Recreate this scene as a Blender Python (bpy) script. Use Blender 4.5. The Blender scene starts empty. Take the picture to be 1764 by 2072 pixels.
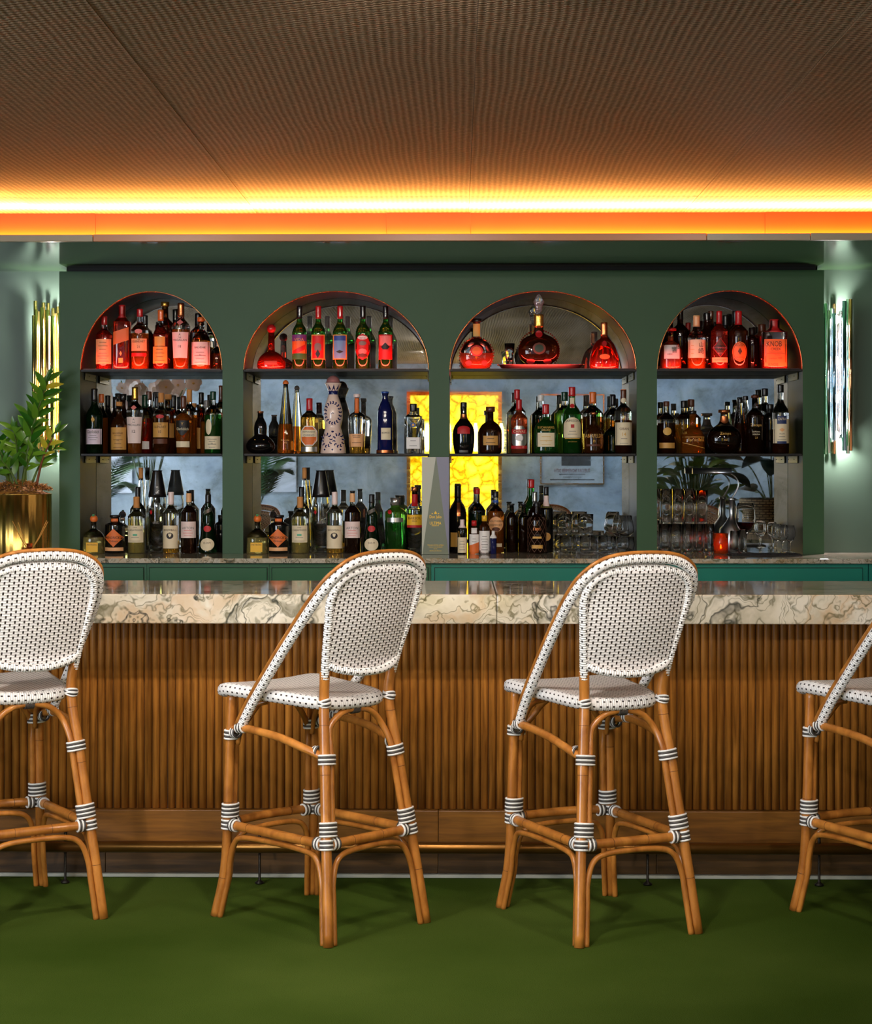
import bpy, bmesh, math, random
from mathutils import Vector, Matrix
random.seed(7)
S = bpy.context.scene
COL = S.collection
PI = math.pi
ROOM = 4.5

# ------------------------------------------------------------------ camera
F, CX, V0, EYE, TH = 3645.0, 868.0, 938.0, 1.5, math.radians(0.9)
cam = bpy.data.objects.new('camera', bpy.data.cameras.new('camera'))
COL.objects.link(cam)
cam.location = (0, 0, EYE)
cam.rotation_euler = (PI / 2, 0, TH)
cam.data.sensor_fit = 'VERTICAL'
cam.data.sensor_height = 36.0
cam.data.lens = F / 2072 * 36
cam.data.shift_x = (882 - CX) / 2072
cam.data.shift_y = -(1036 - V0) / 2072
cam.data.clip_start = 0.05
S.camera = cam

# ------------------------------------------------------------------ colour management, world
S.view_settings.view_transform = 'Standard'
S.view_settings.look = 'None'
S.view_settings.gamma = 1
S.view_settings.use_curve_mapping = False
S.view_settings.exposure = 0.0
try:
    S.cycles.use_denoising = True
    S.cycles.caustics_reflective = False
    S.cycles.caustics_refractive = False
    S.cycles.sample_clamp_indirect = 6
    S.cycles.max_bounces = 48
    S.cycles.transmission_bounces = 40
    S.cycles.glossy_bounces = 10
    S.cycles.diffuse_bounces = 4
    S.cycles.transparent_max_bounces = 12
except Exception:
    pass
W = bpy.data.worlds.new('world')
S.world = W
W.use_nodes = True
W.node_tree.nodes['Background'].inputs[0].default_value = (0.55, 0.68, 0.9, 1)
W.node_tree.nodes['Background'].inputs[1].default_value = 0.3

# ------------------------------------------------------------------ lights
def area(name, loc, rot, sx, sy, power, col, spread=PI):
    l = bpy.data.lights.new(name, 'AREA')
    l.shape = 'RECTANGLE'; l.size = sx; l.size_y = sy; l.energy = power; l.color = col
    l.spread = spread
    o = bpy.data.objects.new(name, l); COL.objects.link(o)
    o.location = loc; o.rotation_euler = rot
    return o

def aim(o, target):
    d = Vector(target) - Vector(o.location)
    o.rotation_euler = d.to_track_quat('-Z', 'Y').to_euler()

AMBER = (1.0, 0.34, 0.035)
# warm LED strips lying in the ceiling cove: the upper one washes the ceiling, the lower one the fascia
area('cove_led', (0, 8.06, 2.572), (PI, 0, 0), 8.6, 0.03, 680, (1.0, 0.46, 0.13))
area('ledge_led', (0, 7.738, 2.4605), (PI * 0.97, 0, 0), 8.6, 0.008, 60, (1.0, 0.56, 0.10))
# added fill sheets at the side walls, no windows there: cool left, weak warm right
area('side_fill', (-ROOM + 0.06, 0.2, 1.45), (0, -PI / 2, 0), 1.9, 5.2, 400, (0.80, 0.89, 1.0))
area('side_fill', (ROOM - 0.06, -0.6, 1.45), (0, PI / 2, 0), 1.9, 4.0, 34, (1.0, 0.94, 0.86))
FILL_SPOTS = [(-1.70, 4.2, 170, (-1.4, 5.7, 0.0), 'above the floor left of the leftmost stool'), (-0.138, 4.2, 165, (-0.45, 6.0, 0.7), 'above the two left stools'),  # added fill spots, out of view; no such lamps are known here
         (1.43, 4.2, 95, (0.6, 6.0, 0.75), 'above the two right stools'), (2.75, 4.2, 16, (2.0, 6.0, 0.6), 'above the rightmost stool'),
         (-1.73, 3.85, 80, (-1.2, 8.6, 1.5), 'aimed at the leftmost arch'), (-0.141, 3.85, 80, (-0.1, 8.6, 1.45), 'aimed at the two middle arches'), (1.465, 3.85, 60, (1.1, 8.6, 1.5), 'aimed at the rightmost arch'),
         (-0.17, 0.5, 220, (-0.8, 6.0, 0.75), 'behind the camera, over the middle of the room'), (1.80, 0.5, 80, (0.5, 6.0, 0.75), 'behind the camera, right of the middle'), (-2.1, 0.5, 200, (-1.3, 6.0, 0.6), 'behind the camera, left of the middle'),
         (-2.4, -0.6, 200, (-2.6, -3, 1.5), 'before the rear wall at the palms'), (2.4, -0.6, 300, (2.6, -3, 1.6), 'before the rear wall at the wicker basket'), (0.7, -0.9, 160, (0.8, -3, 1.6), 'before the framed notice')]

# ------------------------------------------------------------------ pixel -> place
ct, st = math.cos(TH), math.sin(TH)
def PX(u, v, Y):
    a = (u - CX) / F
    t = Y / (ct + a * st)
    return (t * (a * ct - st), EYE - (v - V0) / F * t)
def X_(u, Y): return PX(u, 938, Y)[0]
def Z_(v, Y, u=900): return PX(u, v, Y)[1]
def FL(u, v):                       # a point of the floor
    a = (u - CX) / F
    t = EYE * F / (v - V0)
    return Vector((t * (a * ct - st), t * (ct + a * st), 0))
MIRROR_Y = 8.905
def RX(u, v, Yv):                   # a point of the room behind, seen by way of the mirrors
    x, z = PX(u, v, Yv)
    return (x, 2 * MIRROR_Y - Yv, z)

# ------------------------------------------------------------------ materials
def c(r, g, b):
    f = lambda x: (x / 255 / 12.92) if x / 255 <= 0.04045 else ((x / 255 + 0.055) / 1.055) ** 2.4
    return (f(r), f(g), f(b), 1.0)

MATS = {}
def mat(name, col, rough=0.5, metal=0.0, trans=0.0, coat=0.0, ior=1.45, emit=None, strength=0.0, spec=0.5, sheen=0.0):
    if name in MATS: return MATS[name]
    m = bpy.data.materials.new(name); m.use_nodes = True
    b = m.node_tree.nodes['Principled BSDF']
    b.inputs['Base Color'].default_value = col
    b.inputs['Roughness'].default_value = rough
    b.inputs['Metallic'].default_value = metal
    b.inputs['Transmission Weight'].default_value = trans
    b.inputs['Coat Weight'].default_value = coat
    b.inputs['IOR'].default_value = ior
    b.inputs['Specular IOR Level'].default_value = spec
    b.inputs['Sheen Weight'].default_value = sheen
    if emit:
        b.inputs['Emission Color'].default_value = emit
        b.inputs['Emission Strength'].default_value = strength
    MATS[name] = m
    return m

class NT:
    """small helper to write node graphs"""
    def __init__(s, m):
        s.m = m; s.t = m.node_tree; s.b = s.t.nodes['Principled BSDF']
    def n(s, typ, **kw):
        nd = s.t.nodes.new(typ)
        for k, v in kw.items():
            if k.startswith('i_'):
                nd.inputs[int(k[2:]) if k[2:].isdigit() else k[2:].replace('_', ' ')].default_value = v
            else: setattr(nd, k, v)
        return nd
    def l(s, a, b): s.t.links.new(a, b)
    def math(s, op, a, b=None, clamp=False):
        nd = s.n('ShaderNodeMath', operation=op, use_clamp=clamp)
        for i, x in enumerate((a, b)):
            if x is None: continue
            if isinstance(x, (int, float)): nd.inputs[i].default_value = x
            else: s.l(x, nd.inputs[i])
        return nd.outputs[0]
    def mix(s, fac, a, b, blend='MIX'):
        nd = s.n('ShaderNodeMix', data_type='RGBA', blend_type=blend)
        for i, x in ((0, fac), (6, a), (7, b)):
            if isinstance(x, (int, float, tuple)): nd.inputs[i].default_value = x
            else: s.l(x, nd.inputs[i])
        return nd.outputs[2]
    def ramp(s, fac, stops):
        nd = s.n('ShaderNodeValToRGB'); r = nd.color_ramp
        while len(r.elements) < len(stops): r.elements.new(0.5)
        for e, (p, col) in zip(r.elements, stops): e.position = p; e.color = col
        s.l(fac, nd.inputs[0]); return nd.outputs[0]
    def bump(s, h, strength=0.3, dist=0.002):
        nd = s.n('ShaderNodeBump'); nd.inputs['Strength'].default_value = strength
        nd.inputs['Distance'].default_value = dist
        s.l(h, nd.inputs['Height']); s.l(nd.outputs[0], s.b.inputs['Normal'])
    def coord(s, which='Object', scale=(1, 1, 1), rot=(0, 0, 0)):
        tc = s.n('ShaderNodeTexCoord'); mp = s.n('ShaderNodeMapping')
        mp.inputs['Scale'].default_value = scale; mp.inputs['Rotation'].default_value = rot
        s.l(tc.outputs[which], mp.inputs[0]); return mp.outputs[0]
    def noise(s, vec, scale, detail=3, rough=0.5, dist=0.0):
        nd = s.n('ShaderNodeTexNoise'); nd.inputs['Scale'].default_value = scale
        nd.inputs['Detail'].default_value = detail; nd.inputs['Roughness'].default_value = rough
        nd.inputs['Distortion'].default_value = dist
        s.l(vec, nd.inputs['Vector']); return nd
    def sep(s, vec):
        nd = s.n('ShaderNodeSeparateXYZ'); s.l(vec, nd.inputs[0]); return nd.outputs
    def base(s, col): s.l(col, s.b.inputs['Base Color'])

def wood(name, a, b, scale=(30, 30, 2), rough=0.35, coat=0.2, vary=0.25):
    m = mat(name, a, rough, coat=coat); g = NT(m)
    oi = g.n('ShaderNodeObjectInfo')
    co = g.coord('Object', scale)
    ad = g.n('ShaderNodeVectorMath', operation='ADD'); g.l(co, ad.inputs[0])
    cmb = g.n('ShaderNodeCombineXYZ')
    for i in range(3): g.l(g.math('MULTIPLY', oi.outputs['Random'], 57.0 + 13 * i), cmb.inputs[i])
    g.l(cmb.outputs[0], ad.inputs[1])
    nz = g.noise(ad.outputs[0], 1.0, 4, 0.6, 0.6)
    col = g.ramp(nz.outputs['Fac'], [(0.3, a), (0.7, b)])
    hv = g.n('ShaderNodeHueSaturation')
    g.l(col, hv.inputs['Color'])
    g.l(g.math('ADD', g.math('MULTIPLY', oi.outputs['Random'], 2 * vary), 1 - vary), hv.inputs['Value'])
    g.base(hv.outputs[0]); g.bump(nz.outputs['Fac'], 0.15, 0.001)
    return m

def paint(name, col, rough=0.45, coat=0.0, mott=0.08, spec=0.5):
    m = mat(name, col, rough, coat=coat, spec=spec); g = NT(m)
    nz = g.noise(g.coord('Object'), 2.2, 4)
    d = tuple(x * (1 - mott) for x in col[:3]) + (1,); u = tuple(x * (1 + mott) for x in col[:3]) + (1,)
    g.base(g.ramp(nz.outputs['Fac'], [(0.3, d), (0.7, u)]))
    n2 = g.noise(g.coord('Object'), 160, 2); g.bump(n2.outputs['Fac'], 0.05, 0.0006)
    return m

def marble(name, seed=0.0, k=1.0, tint=1.0):
    m = mat(name, c(225, 212, 185), 0.06, spec=0.6); g = NT(m)
    co = g.coord('Object', (1, 1, 1), (0.5, 0.3 + seed, 0.6))
    wn = g.noise(co, 2.6 * k, 4, 0.55)
    w1 = g.n('ShaderNodeVectorMath', operation='MULTIPLY_ADD')
    g.l(wn.outputs['Color'], w1.inputs[0]); w1.inputs[1].default_value = (0.75, 0.75, 0.75); g.l(co, w1.inputs[2])
    def vein(scale, width, detail=6):
        n = g.noise(w1.outputs[0], scale * k, detail, 0.5, 0.4)
        d = g.math('ABSOLUTE', g.math('SUBTRACT', n.outputs['Fac'], 0.5))
        return g.math('SUBTRACT', 1.0, g.math('DIVIDE', d, width), clamp=True)
    co2 = g.coord('Object', (1.0, 1.0, 1.0), (0.2 + seed, 0.55, 0.3))
    st2 = g.n('ShaderNodeMapping'); st2.inputs['Scale'].default_value = (0.55, 1.3, 1.6); g.l(w1.outputs[0], st2.inputs[0])
    def flow(scale, lines_, width, detail=2):
        n = g.noise(st2.outputs[0], scale * k, detail, 0.45, 0.8)
        fr = g.math('FRACT', g.math('MULTIPLY', n.outputs['Fac'], lines_))
        d = g.math('ABSOLUTE', g.math('SUBTRACT', fr, 0.5))
        return g.math('SUBTRACT', 1.0, g.math('DIVIDE', d, width), clamp=True)
    msk = g.noise(co, 2.2 * k, 3)
    mk = g.ramp(msk.outputs['Fac'], [(0.42, (0, 0, 0, 1)), (0.58, (1, 1, 1, 1))])
    big = vein(1.5, 0.016, 3); fine = flow(1.1, 9.0, 0.13, 3); thin = g.math('MULTIPLY', flow(1.5, 16.0, 0.2, 3), mk); och = flow(0.8, 4.0, 0.16)
    cloud = g.noise(w1.outputs[0], 3.2 * k, 4)
    base = g.ramp(cloud.outputs['Fac'], [(0.25, c(168 * tint, 158 * tint, 134 * tint)), (0.5, c(206 * tint, 196 * tint, 174 * tint)), (0.72, c(224 * tint, 216 * tint, 200 * tint))])
    x = g.mix(g.math('MULTIPLY', och, 0.42), base, c(184, 132, 62))
    x = g.mix(g.math('MULTIPLY', thin, 0.75), x, c(98, 96, 70))
    x = g.mix(g.math('MULTIPLY', fine, 0.8), x, c(92, 86, 54))
    x = g.mix(g.math('MULTIPLY', big, 0.92), x, c(44, 46, 36))
    g.base(x)
    return m

M_GREEN = paint('green_paint', c(38, 78, 42), 0.5)
M_LACQUER = paint('green_lacquer', c(40, 66, 36), 0.10, coat=0.6)
M_CAB = paint('cabinet_green', c(32, 88, 54), 0.32)
M_TEAL = paint('cabinet_teal', c(12, 118, 100), 0.32)  # bluer tone for the cabinets on the right
M_BLACK = mat('black_gap', c(8, 8, 8), 0.6)
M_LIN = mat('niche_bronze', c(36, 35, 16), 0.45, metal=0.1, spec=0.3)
M_RIM = mat('bronze_rim', c(176, 120, 76), 0.25, metal=1.0)
M_SHELF = mat('black_steel', c(18, 17, 18), 0.4, spec=0.3)
M_BRKT = mat('bracket_steel', c(96, 92, 70), 0.4, metal=0.8)
M_LIP = paint('lip_paint', c(150, 140, 118), 0.25)
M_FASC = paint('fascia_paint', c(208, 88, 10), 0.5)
M_MARB = marble('bar_marble', 0.0, 1.5)
M_MARB2 = marble('back_marble', 0.9, 2.6, 0.88)
M_REED = wood('reed_oak', c(118, 70, 24), c(196, 128, 52), (60, 60, 3), 0.4, 0.15, 0.13)
M_BOARD = wood('board_oak', c(100, 62, 20), c(150, 98, 36), (3, 40, 40), 0.4, 0.2, 0.06)
M_KICK = wood('kick_wood', c(50, 33, 14), c(88, 60, 26), (3, 40, 40), 0.5, 0.1, 0.1)
M_RAIL = mat('rail_brass', c(132, 90, 40), 0.3, metal=0.85)
M_RAT = wood('rattan', c(144, 84, 30), c(200, 130, 56), (18, 18, 7), 0.3, 0.3, 0.12)
M_WHITE = mat('lash_white', c(236, 232, 226), 0.35)
M_DARKL = mat('lash_dark', c(72, 66, 62), 0.4)
M_STRIP = mat('carpet_edge', c(190, 190, 176), 0.5)
M_GLASS = mat('clear_glass', (0.97, 0.98, 0.97, 1), 0.0, trans=1.0)
M_BRASS = mat('polished_brass', c(236, 190, 96), 0.16, metal=1.0)
M_SIDE = paint('side_wall_glow_grey', c(66, 88, 74), 0.4)  # greyed green: the pale sheen of the sconce glow is put into it
M_THIN = mat('tumbler_glass', (1, 1, 1, 1), 0.0, trans=1.0, ior=1.20)
M_NODE = mat('rattan_node', c(96, 54, 20), 0.5)
M_CHROME = mat('chrome', c(214, 218, 222), 0.3, metal=1.0)

def carpet():
    m = mat('green_carpet', c(52, 88, 22), 0.95, spec=0.05); g = NT(m)
    co = g.coord('Object')
    big = g.noise(co, 1.3, 3); mid = g.noise(co, 9, 4); fine = g.noise(co, 240, 2, 0.6)
    x = g.ramp(big.outputs['Fac'], [(0.3, c(60, 80, 22)), (0.7, c(84, 102, 40))])
    x = g.mix(g.math('MULTIPLY', fine.outputs['Fac'], 0.45), x, c(30, 46, 8))
    x = g.mix(g.math('MULTIPLY', mid.outputs['Fac'], 0.25), x, c(48, 74, 18))
    g.base(x); g.bump(fine.outputs['Fac'], 0.7, 0.006)
    return m
M_CARPET = carpet()

def matting():
    """woven palm matting: diagonal rows of short strands"""
    m = mat('woven_matting', c(150, 118, 82), 0.75, spec=0.2); g = NT(m)
    co = g.coord('Object'); x, y, z = g.sep(co)
    warp = g.noise(co, 1.2, 2)
    xx = g.math('ADD', g.math('MULTIPLY', x, 46.0), g.math('MULTIPLY', warp.outputs['Fac'], 1.6))
    yy = g.math('MULTIPLY', y, 44.0)
    col = g.math('FLOOR', xx)
    ph = g.math('ADD', yy, g.math('MULTIPLY', col, 0.35))
    a = g.math('SINE', g.math('MULTIPLY', ph, 6.2832))
    b = g.math('SINE', g.math('MULTIPLY', xx, 6.2832))
    rag = g.noise(co, 60, 2)
    h = g.math('ADD', g.math('ADD', g.math('MULTIPLY', a, 0.42), g.math('MULTIPLY', b, 0.36)), g.math('MULTIPLY', g.math('SUBTRACT', rag.outputs['Fac'], 0.5), 1.0))
    pat = g.math('ADD', g.math('MULTIPLY', h, 0.30), 0.5)
    oi = g.n('ShaderNodeObjectInfo')
    blotch = g.noise(co, 1.1, 4)
    c1 = g.ramp(pat, [(0.2, c(100, 82, 64)), (0.55, c(158, 132, 104)), (0.85, c(200, 174, 142))])
    c2 = g.mix(g.math('MULTIPLY', blotch.outputs['Fac'], 0.5), c1, c(106, 84, 62))
    hv = g.n('ShaderNodeHueSaturation'); g.l(c2, hv.inputs['Color'])
    g.l(g.math('ADD', g.math('MULTIPLY', oi.outputs['Random'], 0.25), 0.85), hv.inputs['Value'])
    g.base(hv.outputs[0]); g.bump(h, 0.5, 0.006)
    return m
M_MAT = matting()

def woven(name, pu, pv, wu, wv, stag=True, ridge=None, light=c(236, 230, 226), dark=c(50, 40, 34)):
    """white weave with dark dashes; UVs are metres on the surface"""
    m = mat(name, light, 0.42); g = NT(m)
    uv = g.n('ShaderNodeTexCoord').outputs['UV']; u, v, _ = g.sep(uv)
    cu = g.math('DIVIDE', u, pu); col = g.math('FLOOR', cu)
    fu = g.math('FRACT', cu)
    off = g.math('MULTIPLY', g.math('MODULO', g.math('ABSOLUTE', col), 2.0), 0.5 if stag else 0.0)
    cv = g.math('ADD', g.math('DIVIDE', v, pv), off); fv = g.math('FRACT', cv)
    du = g.math('ABSOLUTE', g.math('SUBTRACT', fu, 0.5)); dv = g.math('ABSOLUTE', g.math('SUBTRACT', fv, 0.5))
    k = g.math('MULTIPLY', g.math('LESS_THAN', du, wu / 2), g.math('LESS_THAN', dv, wv / 2))
    g.base(g.mix(k, light, dark))
    hb = g.math('ABSOLUTE', g.math('SINE', g.math('MULTIPLY', v, PI / (ridge or pv / 2))))
    hu = g.math('ABSOLUTE', g.math('SINE', g.math('MULTIPLY', u, PI / pu)))
    hh = g.math('SUBTRACT', g.math('ADD', hb, g.math('MULTIPLY', hu, 0.4)), g.math('MULTIPLY', k, 0.8))
    g.bump(hh, 0.55, 0.0022)
    return m
M_PANEL = woven('back_weave', 0.0152, 0.0172, 0.38, 0.54, light=c(242, 236, 232))
M_SEATW = woven('seat_weave', 0.0150, 0.0160, 0.32, 0.42, light=c(240, 234, 228), dark=c(70, 56, 46))
M_WRAP = woven('wrap_weave', 0.0165, 0.0225, 0.34, 0.34, ridge=0.0078, light=c(240, 236, 232))

def antique_mirror():
    m = mat('antique_mirror', c(168, 170, 162), 0.06, metal=1.0); g = NT(m)
    co = g.coord('Object'); n1 = g.noise(co, 6.5, 6, 0.65, 0.7); n2 = g.noise(co, 55, 3, 0.6)
    st_ = g.noise(g.coord('Object', (3, 1, 34), (0, 0.5, 0)), 1.6, 4, 0.6, 1.2)
    x = g.ramp(n1.outputs['Fac'], [(0.25, c(150, 150, 136)), (0.5, c(200, 202, 198)), (0.8, c(222, 226, 228))])
    x = g.mix(g.math('MULTIPLY', g.math('GREATER_THAN', n2.outputs['Fac'], 0.66), 0.16), x, c(60, 58, 46))
    g.base(x)
    r = g.math('ADD', g.math('MULTIPLY', st_.outputs['Fac'], 0.16), g.math('MULTIPLY', n1.outputs['Fac'], 0.06))
    g.l(g.math('SUBTRACT', g.math('MULTIPLY', r, 0.7), 0.065, clamp=True), g.b.inputs['Roughness'])
    b2 = g.n('ShaderNodeBsdfPrincipled'); b2.inputs['Metallic'].default_value = 1; b2.inputs['Roughness'].default_value = 0.28   # worn, scratched silvering
    g.l(x, b2.inputs['Base Color']); ms = g.n('ShaderNodeMixShader'); out = g.t.nodes['Material Output']
    sw = g.noise(g.coord('Object', (1.6, 1, 6), (0, 0.7, 0)), 1.6, 4, 0.55, 1.2)
    g.l(g.ramp(sw.outputs['Fac'], [(0.35, (0.0, 0.0, 0.0, 1)), (0.7, (0.03, 0.03, 0.03, 1))]), ms.inputs[0])
    g.l(g.b.outputs[0], ms.inputs[1]); g.l(b2.outputs[0], ms.inputs[2]); g.l(ms.outputs[0], out.inputs[0])
    return m
M_MIRROR = antique_mirror()

# ------------------------------------------------------------------ mesh helpers
def crom(pts, n):
    """Catmull-Rom through pts, n steps per span"""
    P = [Vector(p) for p in pts]; P = [2 * P[0] - P[1]] + P + [2 * P[-1] - P[-2]]
    out = []
    for i in range(1, len(P) - 2):
        a, b, d, e = P[i - 1], P[i], P[i + 1], P[i + 2]
        for k in range(n):
            t = k / n
            out.append(0.5 * (2 * b + (d - a) * t + (2 * a - 5 * b + 4 * d - e) * t * t + (3 * b - a - 3 * d + e) * t ** 3))
    out.append(P[-2]); return out

def resample(P, step):
    out = [P[0]]; acc = 0.0
    for a, b in zip(P, P[1:]):
        L = (b - a).length
        if L < 1e-9: continue
        d = step - acc
        while d <= L:
            out.append(a + (b - a) * (d / L)); d += step
        acc = L - (d - step)
    if (out[-1] - P[-1]).length > step * 0.3: out.append(P[-1])
    else: out[-1] = P[-1]
    return out

class MB:
    def __init__(s): s.v = []; s.f = []; s.mi = []; s.uv = []; s.sm = []
    def vert(s, p): s.v.append((p[0], p[1], p[2])); return len(s.v) - 1
    def face(s, idx, mi=0, uv=None, sm=True):
        s.f.append(tuple(idx)); s.mi.append(mi); s.uv.append(uv); s.sm.append(sm)
    def quad(s, a, b, d, e, mi=0, sm=False):
        i = [s.vert(p) for p in (a, b, d, e)]; s.face(i, mi, None, sm)
    def box(s, x0, x1, y0, y1, z0, z1, mi=0, bev=0.0):
        if bev > 0:
            b = min(bev, (x1 - x0) / 2.01, (y1 - y0) / 2.01, (z1 - z0) / 2.01)
            bm = bmesh.new(); bmesh.ops.create_cube(bm, size=1)
            for q in bm.verts:
                q.co = Vector(((x0 + x1) / 2 + q.co.x * (x1 - x0), (y0 + y1) / 2 + q.co.y * (y1 - y0), (z0 + z1) / 2 + q.co.z * (z1 - z0)))
            bmesh.ops.bevel(bm, geom=list(bm.edges), offset=b, segments=2, affect='EDGES', profile=0.5)
            s.add_bm(bm, mi); return
        i = [s.vert((x, y, z)) for z in (z0, z1) for y in (y0, y1) for x in (x0, x1)]
        for q in ((0, 2, 3, 1), (4, 5, 7, 6), (0, 1, 5, 4), (2, 6, 7, 3), (0, 4, 6, 2), (1, 3, 7, 5)):
            s.face([i[k] for k in q], mi, None, False)
    def add_bm(s, bm, mi=0, sm=False):
        bm.verts.ensure_lookup_table(); o = len(s.v)
        for q in bm.verts: s.v.append(tuple(q.co))
        bm.verts.index_update()
        for f in bm.faces: s.face([o + q.index for q in f.verts], mi, None, sm)
        bm.free()
    def lathe(s, prof, seg=24, ctr=(0, 0, 0), sx=1.0, sy=1.0, n=2.0, mi=0, cap=True, rib=0, ribd=0.0, mfun=None):
        """prof: (r, z) list from the bottom up; n: superellipse power"""
        rings = []
        for r, z in prof:
            ring = []
            for k in range(seg):
                a = 2 * PI * (k + 0.5) / seg
                ca, sa = math.cos(a), math.sin(a)
                q = r if n == 2 else r * (abs(ca) ** n + abs(sa) ** n) ** (-1.0 / n)
                if rib: q *= 1 - ribd * (0.5 + 0.5 * math.cos(rib * a))
                ring.append(s.vert((ctr[0] + q * ca * sx, ctr[1] + q * sa * sy, ctr[2] + z)))
            rings.append(ring)
        for j in range(len(rings) - 1):
            m_ = mfun((prof[j][1] + prof[j + 1][1]) / 2) if mfun else mi
            for k in range(seg):
                k2 = (k + 1) % seg
                s.face((rings[j][k], rings[j][k2], rings[j + 1][k2], rings[j + 1][k]), m_)
        if cap:
            s.face(rings[0][::-1], mfun(prof[0][1]) if mfun else mi, None, False)
            s.face(rings[-1], mfun(prof[-1][1]) if mfun else mi, None, False)
    def tube(s, pts, r, sides=10, mi=0, step=None, n=6, ridge=None, smooth=True, caps=True, closed=False, mfun=None, up=None):
        """tube along pts; UV = (metres round, metres along); ridge=(pitch, depth) for wrapped strands"""
        P = [Vector(p) for p in pts]
        if smooth and len(P) > 2 and not closed: P = crom(P, n)
        if step: P = resample(P, step)
        L = 0.0; N = len(P); rings = []; Ls = []
        T0 = (P[1] - P[0]).normalized()
        nrm = Vector(up) if up else (Vector((0, 0, 1)) if abs(T0.z) < 0.9 else Vector((1, 0, 0)))
        nrm = (nrm - T0 * nrm.dot(T0)).normalized()
        for i in range(N):
            if closed: T = (P[(i + 1) % N] - P[i - 1]).normalized()
            else: T = (P[min(i + 1, N - 1)] - P[max(i - 1, 0)]).normalized()
            nrm = (nrm - T * nrm.dot(T)).normalized(); bi = T.cross(nrm)
            if i: L += (P[i] - P[i - 1]).length
            Ls.append(L)
            rr = r(i / (N - 1)) if callable(r) else r
            if ridge: rr -= ridge[1] * (0.5 + 0.5 * math.cos(2 * PI * L / ridge[0])) 
            ring = [s.vert(P[i] + (nrm * math.cos(2 * PI * k / sides) + bi * math.sin(2 * PI * k / sides)) * rr) for k in range(sides)]
            rings.append(ring)
        r0 = r(0.5) if callable(r) else r
        w = 2 * PI * r0 / sides
        rng = range(N) if closed else range(N - 1)
        for i in rng:
            j = (i + 1) % N
            m_ = mfun(i / max(N - 1, 1)) if mfun else mi
            l1 = Ls[j] if j else Ls[i] + (P[0] - P[i]).length
            for k in range(sides):
                k2 = (k + 1) % sides
                s.face((rings[i][k], rings[i][k2], rings[j][k2], rings[j][k]), m_,
                       ((k * w, Ls[i]), ((k + 1) * w, Ls[i]), ((k + 1) * w, l1), (k * w, l1)))
        if caps and not closed:
            s.face(rings[0][::-1], mfun(0) if mfun else mi, None, False); s.face(rings[-1], mfun(1) if mfun else mi, None, False)
    def sphere(s, ctr, r, mi=0, seg=14, rings=8, sz=1.0):
        pr = [(max(r * math.sin(PI * k / rings), r * 0.02), -r * sz * math.cos(PI * k / rings)) for k in range(rings + 1)]
        s.lathe(pr, seg, ctr, mi=mi)
    def build(s, name, mats, parent=None, loc=None):
        me = bpy.data.meshes.new(name)
        me.from_pydata(s.v, [], s.f)
        for m in (mats if isinstance(mats, (list, tuple)) else [mats]): me.materials.append(m)
        me.polygons.foreach_set('material_index', s.mi)
        me.polygons.foreach_set('use_smooth', s.sm)
        if any(s.uv):
            ul = me.uv_layers.new(name='UVMap'); k = 0
            flat = []
            for f, uv in zip(s.f, s.uv):
                if uv is None: flat += [0.0, 0.0] * len(f)
                else:
                    for q in uv: flat += [q[0], q[1]]
            ul.data.foreach_set('uv', flat)
        me.update()
        o = bpy.data.objects.new(name, me); COL.objects.link(o)
        if parent: o.parent = parent
        if loc: o.location = loc
        return o

def tag(o, label=None, cat=None, group=None, kind=None):
    if label: o['label'] = label
    if cat: o['category'] = cat
    if group: o['group'] = group
    if kind: o['kind'] = kind
    return o
def thing(name, label, cat, loc=(0, 0, 0), rz=0.0, group=None):
    o = bpy.data.objects.new(name, None); COL.objects.link(o)
    o.location = loc; o.rotation_euler = (0, 0, rz); o.empty_display_size = 0.05
    return tag(o, label, cat, group)
def struct(name, mb, mats):
    return tag(mb.build(name, mats), kind='structure')
KIDS = {}
def copy_tree(o, parent=None):
    d = o.copy(); COL.objects.link(d); d.parent = parent
    for ch in list(o.children): copy_tree(ch, d)
    return d
def inst(src, name, parent, loc, rot=(0, 0, 0), scale=None):
    d = src.copy(); d.name = name; COL.objects.link(d); d.parent = parent
    d.location = loc; d.rotation_euler = rot
    if scale: d.scale = scale
    return d

# text meshes -------------------------------------------------------
TXT = {}
def text_mesh(s):
    """flat glyph outlines as (verts, faces), cap height 1, centred on x and on the cap height"""
    if s in TXT: return TXT[s]
    cu = bpy.data.curves.new('t', 'FONT'); cu.body = s; cu.align_x = 'CENTER'; cu.resolution_u = 2
    cu.space_line = 1.1
    o = bpy.data.objects.new('t', cu); COL.objects.link(o)
    dg = bpy.context.evaluated_depsgraph_get(); dg.update()
    ev = o.evaluated_get(dg); me = ev.to_mesh()
    V = [(v.co.x, v.co.y) for v in me.vertices]; Fc = [tuple(p.vertices) for p in me.polygons]
    ev.to_mesh_clear(); bpy.data.objects.remove(o); bpy.data.curves.remove(cu)
    if V:
        x0 = min(v[0] for v in V); x1 = max(v[0] for v in V); y0 = min(v[1] for v in V); y1 = max(v[1] for v in V)
        k = 1 / max(y1 - y0, 1e-6)
        V = [((x - (x0 + x1) / 2) * k, (y - (y0 + y1) / 2) * k) for x, y in V]
    TXT[s] = (V, Fc); return TXT[s]
def text_w(s):
    V = text_mesh(s)[0]; return max(v[0] for v in V) * 2 if V else 1

# ================================================================== THE ROOM
YW, YN = 8.52, 8.90            # front of the arched wall, back of the niches
ZTOP = 2.412
NICHE = [(162, 450), (492, 868), (909, 1288), (1329, 1624)]
ARCH = ['leftmost arch', 'second arch', 'third arch', 'rightmost arch']
ZS1, ZS2, ZC = 1.946, 1.5475, 1.073     # shelf tops and back counter top
ARC_B = 0.372

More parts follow.
